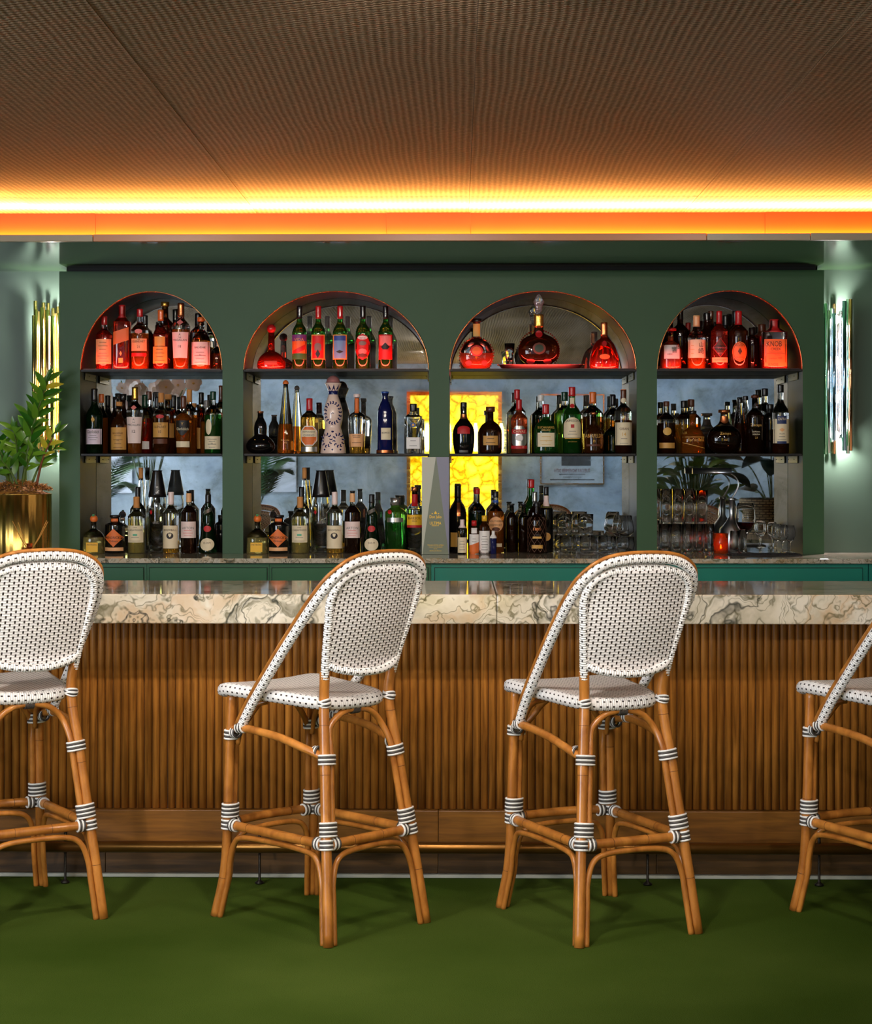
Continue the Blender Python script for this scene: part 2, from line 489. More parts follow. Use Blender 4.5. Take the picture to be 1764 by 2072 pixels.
b = MB(); b.box(-ROOM, ROOM, -3.0, 9.1, -0.05, 0.0)
struct('floor', b, M_CARPET)

# ceiling: sheets of woven matting with open joints on a dark deck
b = MB(); b.box(-ROOM, ROOM, -3.0, 9.1, 2.668, 2.72)
ceil = struct('ceiling', b, M_BLACK)
seams = [-3.86, -2.88, -1.90, -0.922, 0.052, 1.036, 2.02, 3.0, 3.98]
edges = [-ROOM] + seams + [ROOM]
for x0, x1 in zip(edges, edges[1:]):
    q = MB(); g_ = 0.0007
    q.box(-(x1 - x0) / 2 + g_, (x1 - x0) / 2 - g_, -5.8, 5.8, 0.0, 0.018)
    o = q.build('woven_panel', M_MAT, ceil, ((x0 + x1) / 2, 2.8, 2.65 + random.uniform(0, 0.005)))
    

# glossy lacquered soffit over the back bar, its lip, the fascia of the cove and the trough behind it
b = MB(); b.box(-ROOM, ROOM, 7.545, 8.70, 2.43, 2.452)
struct('trim_1', b, M_LACQUER)
b = MB(); xs = [-ROOM, X_(188, 7.52), X_(1430, 7.52), X_(1640, 7.52), ROOM]
lipm = [M_LIP, mat('lip_copper', c(176, 120, 84), 0.25), M_LIP, M_LIP]
trim3 = tag(bpy.data.objects.new('trim_3', None), kind='structure'); COL.objects.link(trim3)
for (x0, x1), m_, k in zip(zip(xs, xs[1:]), lipm, range(4)):
    q = MB(); q.box(x0 + 0.001, x1 - 0.001, 7.52, 7.545, 2.43, 2.459 + 0.001 * (k % 2), bev=0.002); q.build('lip_length', m_, trim3)
trim2 = tag(bpy.data.objects.new('trim_2', None), kind='structure'); COL.objects.link(trim2)
xs = [-ROOM, X_(193, 7.75), X_(782, 7.75), X_(952, 7.75), X_(1548, 7.75), ROOM]
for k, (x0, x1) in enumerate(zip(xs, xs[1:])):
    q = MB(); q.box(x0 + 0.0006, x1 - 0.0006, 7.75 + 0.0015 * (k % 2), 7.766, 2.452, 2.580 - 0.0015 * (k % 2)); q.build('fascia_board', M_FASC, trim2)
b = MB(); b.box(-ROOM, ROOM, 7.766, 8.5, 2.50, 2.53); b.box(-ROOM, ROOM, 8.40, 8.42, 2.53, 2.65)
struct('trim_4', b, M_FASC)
b = MB(); b.box(-ROOM, ROOM, 8.06 - 0.012, 8.06 + 0.012, 2.53, 2.545)
struct('trim_5', b, M_STRIP)

# arched wall
b = MB()
xl0, xr0 = X_(120, YW), X_(1667, YW)
nx = [(X_(a, YW), X_(d, YW)) for a, d in NICHE]
SEG = 48
def arch_pts(x0, x1):
    cx, a = (x0 + x1) / 2, (x1 - x0) / 2
    return [(cx - a * math.cos(PI * k / SEG), ZS1 + ARC_B * math.sin(PI * k / SEG)) for k in range(SEG + 1)]
prev = xl0
for (x0, x1) in nx:
    b.quad((prev, YW, ZC), (x0, YW, ZC), (x0, YW, ZTOP), (prev, YW, ZTOP)); prev = x1
    A = arch_pts(x0, x1)
    for p, q in zip(A, A[1:]): b.quad((p[0], YW, p[1]), (q[0], YW, q[1]), (q[0], YW, ZTOP), (p[0], YW, ZTOP))
b.quad((prev, YW, ZC), (xr0, YW, ZC), (xr0, YW, ZTOP), (prev, YW, ZTOP))
b.quad((xl0, YW + .45, ZC), (xl0, YW, ZC), (xl0, YW, ZTOP), (xl0, YW + .45, ZTOP))
b.quad((xr0, YW, ZC), (xr0, YW + .45, ZC), (xr0, YW + .45, ZTOP), (xr0, YW, ZTOP))
b.quad((xl0, YW, ZTOP), (xr0, YW, ZTOP), (xr0, YW + .45, ZTOP), (xl0, YW + .45, ZTOP))
wn = struct('wall_niches', b, M_GREEN)
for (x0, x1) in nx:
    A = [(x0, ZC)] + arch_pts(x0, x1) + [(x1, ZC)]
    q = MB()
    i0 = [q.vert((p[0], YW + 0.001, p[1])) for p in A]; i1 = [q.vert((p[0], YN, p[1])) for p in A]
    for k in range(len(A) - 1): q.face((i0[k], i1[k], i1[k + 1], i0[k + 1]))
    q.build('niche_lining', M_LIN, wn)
    q = MB(); cx = (x0 + x1) / 2
    ins = [(p[0] + (cx - p[0]) * 0.012, p[1] - (0.004 if p[1] > ZS1 + .001 else 0)) for p in A]
    i0 = [q.vert((p[0], YW - 0.002, p[1])) for p in A]; i1 = [q.vert((p[0], YW - 0.002, p[1])) for p in ins]
    i2 = [q.vert((p[0], YW + 0.02, p[1])) for p in ins]; i3 = [q.vert((p[0], YW + 0.0005, p[1])) for p in A]
    for k in range(1, len(A) - 2):
        q.face((i0[k], i1[k], i1[k + 1], i0[k + 1])); q.face((i1[k], i2[k], i2[k + 1], i1[k + 1])); q.face((i3[k], i0[k], i0[k + 1], i3[k + 1]))
    q.build('arch_rim', M_RIM, wn)
# dark shadow gap between the arched wall and the soffit
b = MB(); b.box(X_(141, 8.6), X_(1646, 8.6), YW + 0.03, 8.9, ZTOP, 2.43)
struct('trim_6', b, M_BLACK)

# recessed walls either side, and the other walls
b = MB(); b.box(-ROOM, xl0 - 0.0005, 8.68, 8.8, 0, 2.43); struct('wall_back_left', b, M_SIDE)
b = MB(); b.box(xr0 + 0.0005, ROOM, 8.68, 8.8, 0, 2.43); struct('wall_back_right', b, M_SIDE)
b = MB(); b.box(-ROOM, ROOM, 8.97, 9.1, 0, 2.65); struct('wall_back', b, M_GREEN)
b = MB(); b.box(-ROOM - .12, -ROOM, -3.0, 9.1, 0, 2.65); struct('wall_left', b, M_GREEN)
b = MB(); b.box(ROOM, ROOM + .12, -3.0, 9.1, 0, 2.65); struct('wall_right', b, M_GREEN)
def plaster():
    m = mat('grey_plaster', c(150, 164, 178), 0.8); g = NT(m)
    co = g.coord('Object'); n1 = g.noise(co, 2.4, 6, 0.65); n2 = g.noise(co, 14, 4)
    x = g.ramp(n1.outputs['Fac'], [(0.3, c(112, 126, 142)), (0.55, c(150, 164, 178)), (0.75, c(176, 184, 190))])
    x = g.mix(g.math('MULTIPLY', n2.outputs['Fac'], 0.3), x, c(120, 130, 138)); g.base(x)
    g.bump(n2.outputs['Fac'], 0.2, 0.004); return m
M_PLASTER = plaster()
b = MB(); b.box(-ROOM, ROOM, -3.15, -3.0, 0, 2.65); struct('wall_front', b, M_PLASTER)

# mirrors at the back of the niches
for k, (x0, x1) in enumerate(nx):
    q = MB(); cx, a = (x0 + x1) / 2, (x1 - x0) / 2
    A = [(x0 - .01, ZC)] + [(cx - (a + .01) * math.cos(PI * j / SEG), ZS1 + (ARC_B + .01) * math.sin(PI * j / SEG)) for j in range(SEG + 1)] + [(x1 + .01, ZC)]
    f = [q.vert((p[0], MIRROR_Y, p[1])) for p in A]; bk = [q.vert((p[0], MIRROR_Y + 0.006, p[1])) for p in A]
    q.face(f, 0, None, False); q.face(bk[::-1], 0, None, False)
    for j in range(len(A)):
        j2 = (j + 1) % len(A); q.face((f[j2], f[j], bk[j], bk[j2]), 0, None, False)
    o = q.build('mirror', M_MIRROR)
    tag(o, 'tall cloudy antique mirror lining the back of the ' + ARCH[k], 'mirror', 'antique mirrors behind the shelves')

# shelves on steel brackets
for k, (x0, x1) in enumerate(nx):
    for lv, z, y0 in ((1, ZS1, YW + 0.004), (2, ZS2, YW + 0.004)):
        t = thing('shelf', f'{"upper" if lv == 1 else "lower"} thin black steel shelf across the {ARCH[k]}', 'shelf', ((x0 + x1) / 2, y0, z), 0, 'black shelves in the arches')
        hw = (x1 - x0) / 2 - 0.003
        q = MB(); q.box(-hw, hw, 0, YN - y0 - 0.004, -0.011, 0, bev=0.0015); q.build('board', M_SHELF, t)
        for s_ in (-1, 1):
            q = MB()
            xa, xb = (s_ * (hw - 0.005), s_ * hw)
            q.box(min(xa, xb), max(xa, xb), 0.10, 0.33, -0.045, -0.0112, bev=0.001)
            for yy in (0.14, 0.29): q.lathe([(0.004, 0), (0.0025, 0.003)], 8, (s_ * (hw - 0.012), yy, -0.028))
            q.build('bracket', M_BRKT, t)
        # hidden row of red diodes along the upper shelf front, washing the bottles
        if lv == 1:
            q = MB(); q.box(-hw + .01, hw - .01, 0.0005, 0.004, 0.0002, 0.0035); q.build('light_strip', mat('diode_casing', c(70, 12, 10), 0.4), t)
            area('shelf_diodes', ((x0 + x1) / 2, y0 + 0.012, z + 0.006), (math.radians(118), 0, 0), 2 * hw - .04, 0.006, 5.5 * hw, (1.0, 0.055, 0.03))

# ================================================================== BACK COUNTER
t = thing('back_counter', 'narrow veined marble worktop along the back bar wall', 'counter', (0, 8.1, 1.0515))
for x0, x1, dp in ((-ROOM, xl0 - .001, .578), (xl0, xr0, .80), (xr0 + .001, ROOM, .578)):
    q = MB(); q.box(x0, x1, 0, dp, 0, 0.0212, bev=0.002); q.build('slab', M_MARB2, t)
def cabinet(u0, u1, m_, label, doors):
    x0, x1 = X_(u0, 8.13), X_(u1, 8.13)
    t = thing('back_cabinet', label, 'cabinet', ((x0 + x1) / 2, 8.13, 0), 0, 'painted cabinets under the back counter')
    cx = (x0 + x1) / 2
    q = MB(); q.box(x0 - cx + .0008, x1 - cx - .0008, 0, 0.545, 0.0, 1.0513); q.build('carcass', m_, t)
    zt = Z_(1149, 8.13)
    q = MB()
    for d0, d1 in doors:
        a, e = X_(d0, 8.12) - cx, X_(d1, 8.12) - cx
        q = MB(); q.box(a - .003, e + .003, -0.0006, 0.001, 0.08, zt + .003); sh = q.build('door_gap', M_BLACK, t)
        q = MB(); q.box(a, e, -0.009, -0.0007, 0.083, zt, bev=0.002); q.build('door', m_, t)
cabinet(-330, 297, M_CAB, 'leftmost green painted cabinet under the marble back counter', [(-320, -20), (-12, 290)])
cabinet(297, 545, M_CAB, 'green painted cabinet with one wide door under the leftmost arch pillar', [(302, 540)])
cabinet(545, 872, M_CAB, 'green painted cabinet behind the middle stool back', [(550, 866)])
cabinet(872, 1756, M_TEAL, 'long teal cabinet below the two right arches', [(880, 1745)])
cabinet(1757, 2300, M_TEAL, 'teal cabinet cut off by the right edge', [(1768, 2290)])

# ================================================================== FRONT BAR
YB = 6.25
zc = Z_(1203, YB); ZB0 = zc - 0.102
xj = X_(1005, YB)
t = thing('marble_counter', 'thick veined cream marble bar top running across the whole room', 'counter', (0, YB, 0))
for x0, x1 in ((-2.6, xj - .0006), (xj + .0006, 2.7)):
    q = MB(); q.box(x0, x1, 0, 0.74, ZB0, zc, bev=0.004); q.build('slab', M_MARB, t)
t = thing('bar', 'reeded wooden bar front beneath the marble top', 'bar', (0, 6.53, 0))
q = MB(); q.box(-2.55, 2.65, 0.012, 0.36, 0.0, ZB0 - 0.001); q.build('carcass', M_KICK, t)
pitch = 0.02845
ZR = 0.248
q = MB(); nseg = 7; R = pitch * 0.49
ring = [(-R * math.cos(PI * k / nseg), -R * 0.92 * math.sin(PI * k / nseg)) for k in range(nseg + 1)]
lo = [q.vert((x, y, 0)) for x, y in ring]; hi = [q.vert((x, y, ZB0 - 0.002 - ZR)) for x, y in ring]
for k in range(nseg): q.face((lo[k], lo[k + 1], hi[k + 1], hi[k]))
q.face(lo[::-1], 0, None, False)
reed = q.build('reed', M_REED, t, (0, 0.012, ZR))
x = -1.95; first = True
while x < 2.05:
    if first: reed.location.x = x; first = False
    else: inst(reed, 'reed', t, (x + random.uniform(-.0006, .0006), 0.012 + random.uniform(-.001, .001), ZR))
    x += pitch
for x0, x1 in ((-2.5, X_(887, 6.5)), (X_(887, 6.5), 2.6)):
    q = MB(); q.box(x0 + .0006, x1 - .0006, -0.022, 0.012, 0.128, ZR - 0.002, bev=0.003); q.build('base_board', M_BOARD, t)
for x0, x1 in ((-2.5, X_(210, 6.5)), (X_(210, 6.5), X_(886, 6.5)), (X_(886, 6.5), X_(1330, 6.5)), (X_(1330, 6.5), 2.6)):
    q = MB(); q.box(x0 + .0006, x1 - .0006, 0.0, 0.012, 0.014, 0.126, bev=0.002); q.build('kick_board', M_KICK, t)
b = MB(); b.box(-2.5, 2.6, 6.516, 6.5405, 0.0, 0.013, bev=0.003); struct('baseboard_bar', b, M_STRIP)

t = thing('foot_rail', 'brown metal foot rail along the foot of the bar', 'foot rail', (0, 6.42, 0))
q = MB(); q.tube([(-2.5, 0, .131), (0, 0, .131), (2.6, 0, .131)], 0.0215, 14, smooth=False); q.build('rail', M_RAIL, t)
for u in (-260, 132, 525, 1310, 1657):
    x = X_(u, 6.42)
    q = MB()
    q.lathe([(0.0155, 0.001), (0.0165, 0.006), (0.007, 0.012), (0.0045, 0.018), (0.0045, 0.112)], 12, (x, 0, 0))
    q.tube([(x, 0, .14), (x, 0.0, .168), (x, 0.03, .196), (x, 0.087, .196)], 0.0055, 8)
    q.lathe([(0.0155, 0.0), (0.0155, 0.005)], 12, (x, 0.04, .193))
    q.build('post', mat('post_iron', c(40, 36, 30), 0.4, metal=.6), t)

# ================================================================== RATTAN BAR STOOLS
def along(P, t):
    P = [Vector(p) for p in P]; L = [(b_ - a_).length for a_, b_ in zip(P, P[1:])]; T = sum(L); d = t * T
    for a_, b_, l in zip(P, P[1:], L):
        if d <= l: return a_ + (b_ - a_) * (d / l)
        d -= l
    return P[-1]
def at_z(P, z):
    P = [Vector(p) for p in P]
    for a_, b_ in zip(P, P[1:]):
        if min(a_.z, b_.z) <= z <= max(a_.z, b_.z) and abs(b_.z - a_.z) > 1e-6:
            return a_ + (b_ - a_) * ((z - a_.z) / (b_.z - a_.z))
    return P[-1]
def coil(q, ctr, axis, r, n=5, pitch=0.0066, wire=0.0036, off=None, rx=None, start=0):
    ctr = Vector(ctr); axis = Vector(axis).normalized()
    u = (off - axis * off.dot(axis)).normalized() if off else axis.orthogonal().normalized()
    w = axis.cross(u)
    for k in range(n):
        cc = ctr + axis * ((k - (n - 1) / 2) * pitch)
        ring = [cc + u * (math.cos(2 * PI * j / 16) * (rx or r)) + w * (math.sin(2 * PI * j / 16) * r) for j in range(16)]
        q.tube(ring, wire, 6, mi=(k + start) % 2, closed=True, smooth=False, up=axis)

def make_stool():
    t = thing('bar_stool', 'stool', 'bar stool')
    LR = 0.0165
    BL = lambda s: [(s * .215, -.277, 0.0), (s * .1862, -.236, .30), (s * .160, -.200, .56), (s * .142, -.176, .735), (s * .148, -.186, .842)]
    FLg = lambda s: [(s * .215, .282, 0.0), (s * .196, .258, .14), (s * .190, .247, .30), (s * .185, .243, .52), (s * .180, .236, .745)]
    def nodes(P, r, mb, extra):
        # rattan leg with faint knuckles
        Q = crom(P, 8); mb.tube(Q, lambda u: r * (1 + sum(0.05 * math.exp(-((u - e) / .008) ** 2) for e in extra)), 14, smooth=False)
        for e in extra:
            i = int(e * (len(Q) - 2)); T = (Q[i + 1] - Q[i]).normalized(); p = Q[i] + (Q[i + 1] - Q[i]) * (e * (len(Q) - 2) - i)
            mb.tube([p - T * .0007, p + T * .0007], r * 1.045, 14, mi=1, smooth=False)
    for s in (-1, 1):
        q = MB(); nodes(BL(s), LR, q, [random.uniform(.1, .3), random.uniform(.45, .6), random.uniform(.66, .72)]); q.build('leg', [M_RAT, M_NODE], t)
        q = MB(); nodes(FLg(s), LR, q, [random.uniform(.15, .35), random.uniform(.6, .8)]); q.build('leg', [M_RAT, M_NODE], t)
    # inner back frame wrapped in white strand
    half = [(.1475, -.185, .818), (.160, -.206, .90), (.177, -.236, 1.0), (.187, -.258, 1.075), (.168, -.282, 1.132), (.105, -.296, 1.163), (0, -.301, 1.172)]
    frame = [(-x, y, z) for x, y, z in half] + half[::-1][1:]
    q = MB(); q.tube(frame, 0.0150, 10, step=0.0026, n=10, ridge=(0.0078, 0.0022)); q.build('back_frame', M_WRAP, t)
    # outer hoop running from the side rails over the top
    oh = [(.203, .165, .632), (.212, .09, .725), (.219, -.03, .860), (.222, -.14, .98), (.217, -.225, 1.075), (.190, -.282, 1.148), (.120, -.306, 1.192), (0, -.314, 1.203)]
    hoop = [(-x, y, z) for x, y, z in oh] + oh[::-1][1:]
    q = MB(); q.tube(hoop, 0.0165, 11, step=0.0026, n=10, ridge=(0.0078, 0.0024)); q.build('hoop', M_WRAP, t)
    trim = []
    H = crom(hoop, 6)
    for i, p in enumerate(H):
        T = (H[min(i + 1, len(H) - 1)] - H[max(i - 1, 0)]).normalized()
        out = Vector((p.x * 0.6, -0.55, 0.35 + max(0, p.z - 1.0) * 3)); out = (out - T * out.dot(T)).normalized()
        # the cane trim sits on the outer rear edge on the sides and on the crown of the arch
        side = Vector((math.copysign(0.35, p.x) if abs(p.x) > .05 else 0, -0.1, 0.9)); side = (side - T * side.dot(T)).normalized()
        trim.append(p + side * 0.0200)
    q = MB(); q.tube(trim, 0.0058, 8, smooth=False); q.build('cane_trim', M_RAT, t)
    # woven back panel, bowed towards the rear
    fz = crom(half, 10)
    def fx(z):
        best = at_z(fz, z); return best.x, best.y
    q = MB(); NR, NC = 30, 22; grid = []
    for j in range(NR + 1):
        z = .836 + (1.168 - .836) * (j / NR)
        if z < .868: w, y = .150 * math.sqrt(max((z - .832) / .036, 0.02)), fx(.868)[1]
        else: w, y = fx(z)
        row = []
        wn_ = max(w, .01)
        for i in range(NC + 1):
            s = -1 + 2 * i / NC; x = s * wn_
            k_ = x / .19
            yy = y - .030 * (1 - min(1, k_ * k_)) * math.sin(PI * min(1, max(0.12, (z - .80) / .40))) ** .5 - 0.002
            row.append((q.vert((x, yy, z)), (x + 1.0, z)))
        grid.append(row)
    for j in range(NR):
        for i in range(NC):
            a_, b_, c_, d_ = grid[j][i], grid[j][i + 1], grid[j + 1][i + 1], grid[j + 1][i]
            q.face((a_[0], b_[0], c_[0], d_[0]), 0, (a_[1], b_[1], c_[1], d_[1]))
    o = q.build('back_panel', M_PANEL, t)
    md = o.modifiers.new('th', 'SOLIDIFY'); md.thickness = 0.004
    bot = [(-.154, -.196, .872), (-.125, -.212, .852), (-.06, -.232, .838), (0, -.236, .835), (.06, -.232, .838), (.125, -.212, .852), (.154, -.196, .872)]
    q = MB(); q.tube(bot, 0.0135, 10, step=0.0026, n=8, ridge=(0.0078, 0.0022)); q.build('lower_back_rail', M_WRAP, t)
    # seat: woven top and wrapped rim
    NS = 72; outl = []
    for k in range(NS):
        a_ = 2 * PI * k / NS; ca, sa = math.cos(a_), math.sin(a_); n_ = 5.0
        rr = (abs(ca) ** n_ + abs(sa) ** n_) ** (-1 / n_); x, y = rr * ca, rr * sa
        yy = .070 + .260 * y; w = .150 + .078 * (y + 1) / 2
        outl.append(Vector((x * w, yy)))
    cen = Vector((0, .06))
    def zt(p):
        tt = (p.y + .19) / .455
        return .757 + .018 * tt - .024 * max(0, (p.y - .225) / .10) ** 2 - .006 * (1 - min(1, (p.x / .17) ** 2))
    def ring_pts(ins, dz): 
        out = []
        for p in outl:
            d = (p - cen); l = d.length; pp = cen + d * ((l - ins) / l); out.append(Vector((pp.x, pp.y, zt(pp) + dz)))
        return out
    q = MB(); prof = [(.10, -.042), (.012, -.040), (.002, -.031), (0, -.020), (.002, -.009), (.010, -.001), (.024, .001)]
    rings = [ring_pts(*p) for p in prof]; ids = [[q.vert(p) for p in r_] for r_ in rings]
    per = [0.0]
    for k in range(NS): per.append(per[-1] + (outl[(k + 1) % NS] - outl[k]).length)
    sec = [0.0]
    for a_, b_ in zip(prof, prof[1:]): sec.append(sec[-1] + math.hypot(a_[0] - b_[0], a_[1] - b_[1]))
    for j in range(len(prof) - 1):
        for k in range(NS):
            k2 = (k + 1) % NS
            q.face((ids[j][k], ids[j][k2], ids[j + 1][k2], ids[j + 1][k]), 0, ((sec[j], per[k]), (sec[j], per[k + 1]), (sec[j + 1], per[k + 1]), (sec[j + 1], per[k])))
    q.face([i for i in ids[0]][::-1], 0, None, False)
    q.build('seat_rim', M_WRAP, t)
    q = MB(); fr = [0.024, .04, .07, .11, .15]
    rings = [ring_pts(f_, .001) for f_ in fr]; ids = [[q.vert(p) for p in r_] for r_ in rings]
    uvp = lambda p: (p.x + 1, p.y + 1)
    for j in range(len(fr) - 1):
        for k in range(NS):
            k2 = (k + 1) % NS
            q.face((ids[j][k], ids[j][k2], ids[j + 1][k2], ids[j + 1][k]), 0, (uvp(rings[j][k]), uvp(rings[j][k2]), uvp(rings[j + 1][k2]), uvp(rings[j + 1][k])))
    cp = Vector((cen.x, cen.y, zt(cen) + .001)); ci = q.vert(cp)
    for k in range(NS):
        k2 = (k + 1) % NS; q.face((ids[-1][k], ids[-1][k2], ci), 0, (uvp(rings[-1][k]), uvp(rings[-1][k2]), uvp(cp)))
    q.build('seat', M_SEATW, t)
    # footrest: four poles
    ZF = .306
    A_, B_, C_, D_ = at_z(FLg(-1), ZF), at_z(BL(-1), ZF), at_z(BL(1), ZF), at_z(FLg(1), ZF)
    for p, r_, bow in ((A_, B_, 0), (B_, C_, 0), (C_, D_, 0), (D_, A_, .035)):
        d = (r_ - p).normalized(); mid = (p + r_) / 2 + Vector((0, bow, 0))
        q = MB(); q.tube([p - d * .012, p + (r_ - p) * .2 + Vector((0, bow * .7, 0)), mid, p + (r_ - p) * .8 + Vector((0, bow * .7, 0)), r_ + d * .012], 0.0150, 12, n=8)
        for e in (random.uniform(.2, .35), random.uniform(.6, .85)):
            pm = p + (r_ - p) * e + Vector((0, bow * 4 * e * (1 - e), 0)); q.tube([pm - d * .0007, pm + d * .0007], .0157, 12, mi=1, smooth=False)
        q.build('stretcher', [M_RAT, M_NODE], t)
    # thin bent canes under each footrest pole
    for P, Q in ((FLg(-1), BL(-1)), (BL(-1), BL(1)), (BL(1), FLg(1)), (FLg(1), FLg(-1))):
        d = (at_z(Q, .2) - at_z(P, .2)); d.z = 0; d.normalize(); o_ = d * .0255
        pts = [at_z(P, z) + o_ for z in (0.0, .06, .13, .19)] + [at_z(P, .248) + d * .042, at_z(P, .272) + d * .085]
        pts2 = [at_z(Q, z) - o_ for z in (0.0, .06, .13, .19)] + [at_z(Q, .248) - d * .042, at_z(Q, .272) - d * .085]
        mid = (pts[-1] + pts2[-1]) / 2 + Vector((0, 0, .006))
        q = MB(); q.tube(pts + [mid] + pts2[::-1], 0.0095, 10, n=7); q.build('lower_brace', M_RAT, t)
    # canes bent along the legs and arching under the seat, front and back
    for P, Q, yb in ((BL(-1), BL(1), .012), (FLg(-1), FLg(1), -.010)):
        d = Vector((1, 0, 0))
        zz = (.325, .42, .52, .59)
        p1 = [at_z(P, z) + d * .0255 for z in zz]; p2 = [at_z(Q, z) - d * .0255 for z in zz]
        yc = (at_z(P, .7).y + yb)
        arc = [Vector((-.113, yc, .655)), Vector((-.070, yc, .696)), Vector((-.022, yc, .7095)), Vector((.022, yc, .7095)), Vector((.070, yc, .696)), Vector((.113, yc, .655))]
        q = MB(); q.tube(p1 + arc + p2[::-1], 0.0105, 10, n=7); q.build('arched_brace', M_RAT, t)
    q = MB(); coil(q, (0, BL(1)[3][1] + .012, .7095), (1, 0, 0), .0135, 7, .0046, .003, start=0); q.build('lashing', [M_DARKL, M_DARKL], t)
    # curved side rails that carry the feet of the hoop
    for s in (-1, 1):
        f_, b_ = at_z(FLg(s), .612), at_z(BL(s), .575)
        q = MB(); q.tube([f_ + Vector((0, .012, -.002)), f_ + Vector((s * .010, -.05, .016)), Vector((s * .202, .12, .634)), Vector((s * .196, -.02, .622)), Vector((s * .182, -.12, .598)), b_ + Vector((0, -.012, -.006))], 0.0135, 12, n=8); q.build('side_rail', M_RAT, t)
        q = MB(); coil(q, (s * .2035, .160, .636), (0, -.9, .1), .0165, 5, .0068, .0034); q.build('lashing', [M_WHITE, M_DARKL], t)
        f2 = at_z(FLg(s), .57)
        q = MB(); q.tube([f2 + Vector((-s * .02, -.014, 0)), f2 + Vector((-s * .022, -.030, .06)), f2 + Vector((-s * .026, -.060, .110)), f2 + Vector((-s * .034, -.095, .136)), f2 + Vector((-s * .05, -.13, .148))], 0.0085, 9, n=6); q.build('seat_brace', M_RAT, t)
    # striped lashings at the joints
    for s in (-1, 1):
        for P, back in ((BL(s), True), (FLg(s), False)):
            off = Vector((-s, 0, 0)); ax = at_z(P, .6) - at_z(P, .3)
            q = MB(); coil(q, at_z(P, .565 if back else .603) + off * .009, ax, .0205, 5, off=off, rx=.030)
            coil(q, at_z(P, .580 if back else .606) + (Vector((s * .004, .030, .008)) if back else Vector((s * .006, -.034, .008))), (0.1 * s, -1, .1), .0165, 4); q.build('lashing', [M_WHITE, M_DARKL], t)
            q = MB(); coil(q, at_z(P, .352) + off * .009, ax, .0205, 7, off=off, rx=.030)
            coil(q, at_z(P, .306), ax, .0195, 5)
            yd = 1 if back else -1
            coil(q, at_z(P, .306) + Vector((-s * .034, 0 if back else .006, 0)), (1, 0, 0), .0182, 4)
            coil(q, at_z(P, .306) + Vector((0, yd * .034, 0)), (0, 1, 0), .0182, 4); q.build('lashing', [M_WHITE, M_DARKL], t)
        P = BL(s); q = MB()
        coil(q, at_z(P, .742), (.12 * s, .35, 1), .0195, 3, .0056); coil(q, at_z(P, .742), (.12 * s, -.35, 1), .0197, 3, .0056); q.build('lashing', [M_WHITE, M_DARKL], t)
    return t

stool = make_stool()
def pose(o, centre, f, label):
    o.location = (centre.x, centre.y, 0); o.rotation_euler = (0, 0, math.atan2(f.y, f.x) - PI / 2)
    o['label'] = label; o['category'] = 'bar stool'; o['group'] = 'rattan bar stools along the bar'
def fit4(A, B, C, D):
    A, B, C, D = [FL(*p) for p in (A, B, C, D)]
    return (A + B + C + D) / 4, ((A - B) + (D - C)).normalized()
def right(f): return Vector((f.y, -f.x, 0))
s2 = copy_tree(stool); s3 = copy_tree(stool); s4 = copy_tree(stool)
C1, D1 = FL(212, 1860), FL(86, 1790); f1 = (D1 - C1).normalized()
pose(stool, (C1 + D1) / 2 - right(f1) * .215, f1, 'rattan bar stool with white weave, cut off by the left edge beside the potted plant')
c2, f2 = fit4((436, 1857), (664, 1917), (860, 1866), (636, 1806))
pose(s2, c2, f2, 'rattan bar stool turned most sideways, its white back below the tall grey bottle box')
c3, f3 = fit4((1006, 1842), (1182, 1921), (1402, 1886), (1243, 1806))
pose(s3, c3, f3, 'rattan bar stool with white weave below the stacked tumblers of the third arch')
A4 = FL(1607, 1842); f4 = Vector((math.cos(math.radians(118)), math.sin(math.radians(118)), 0))
pose(s4, A4 + right(f4) * .215 - f4 * .279, f4, 'rattan bar stool mostly beyond the right edge, only seat front and leg showing')

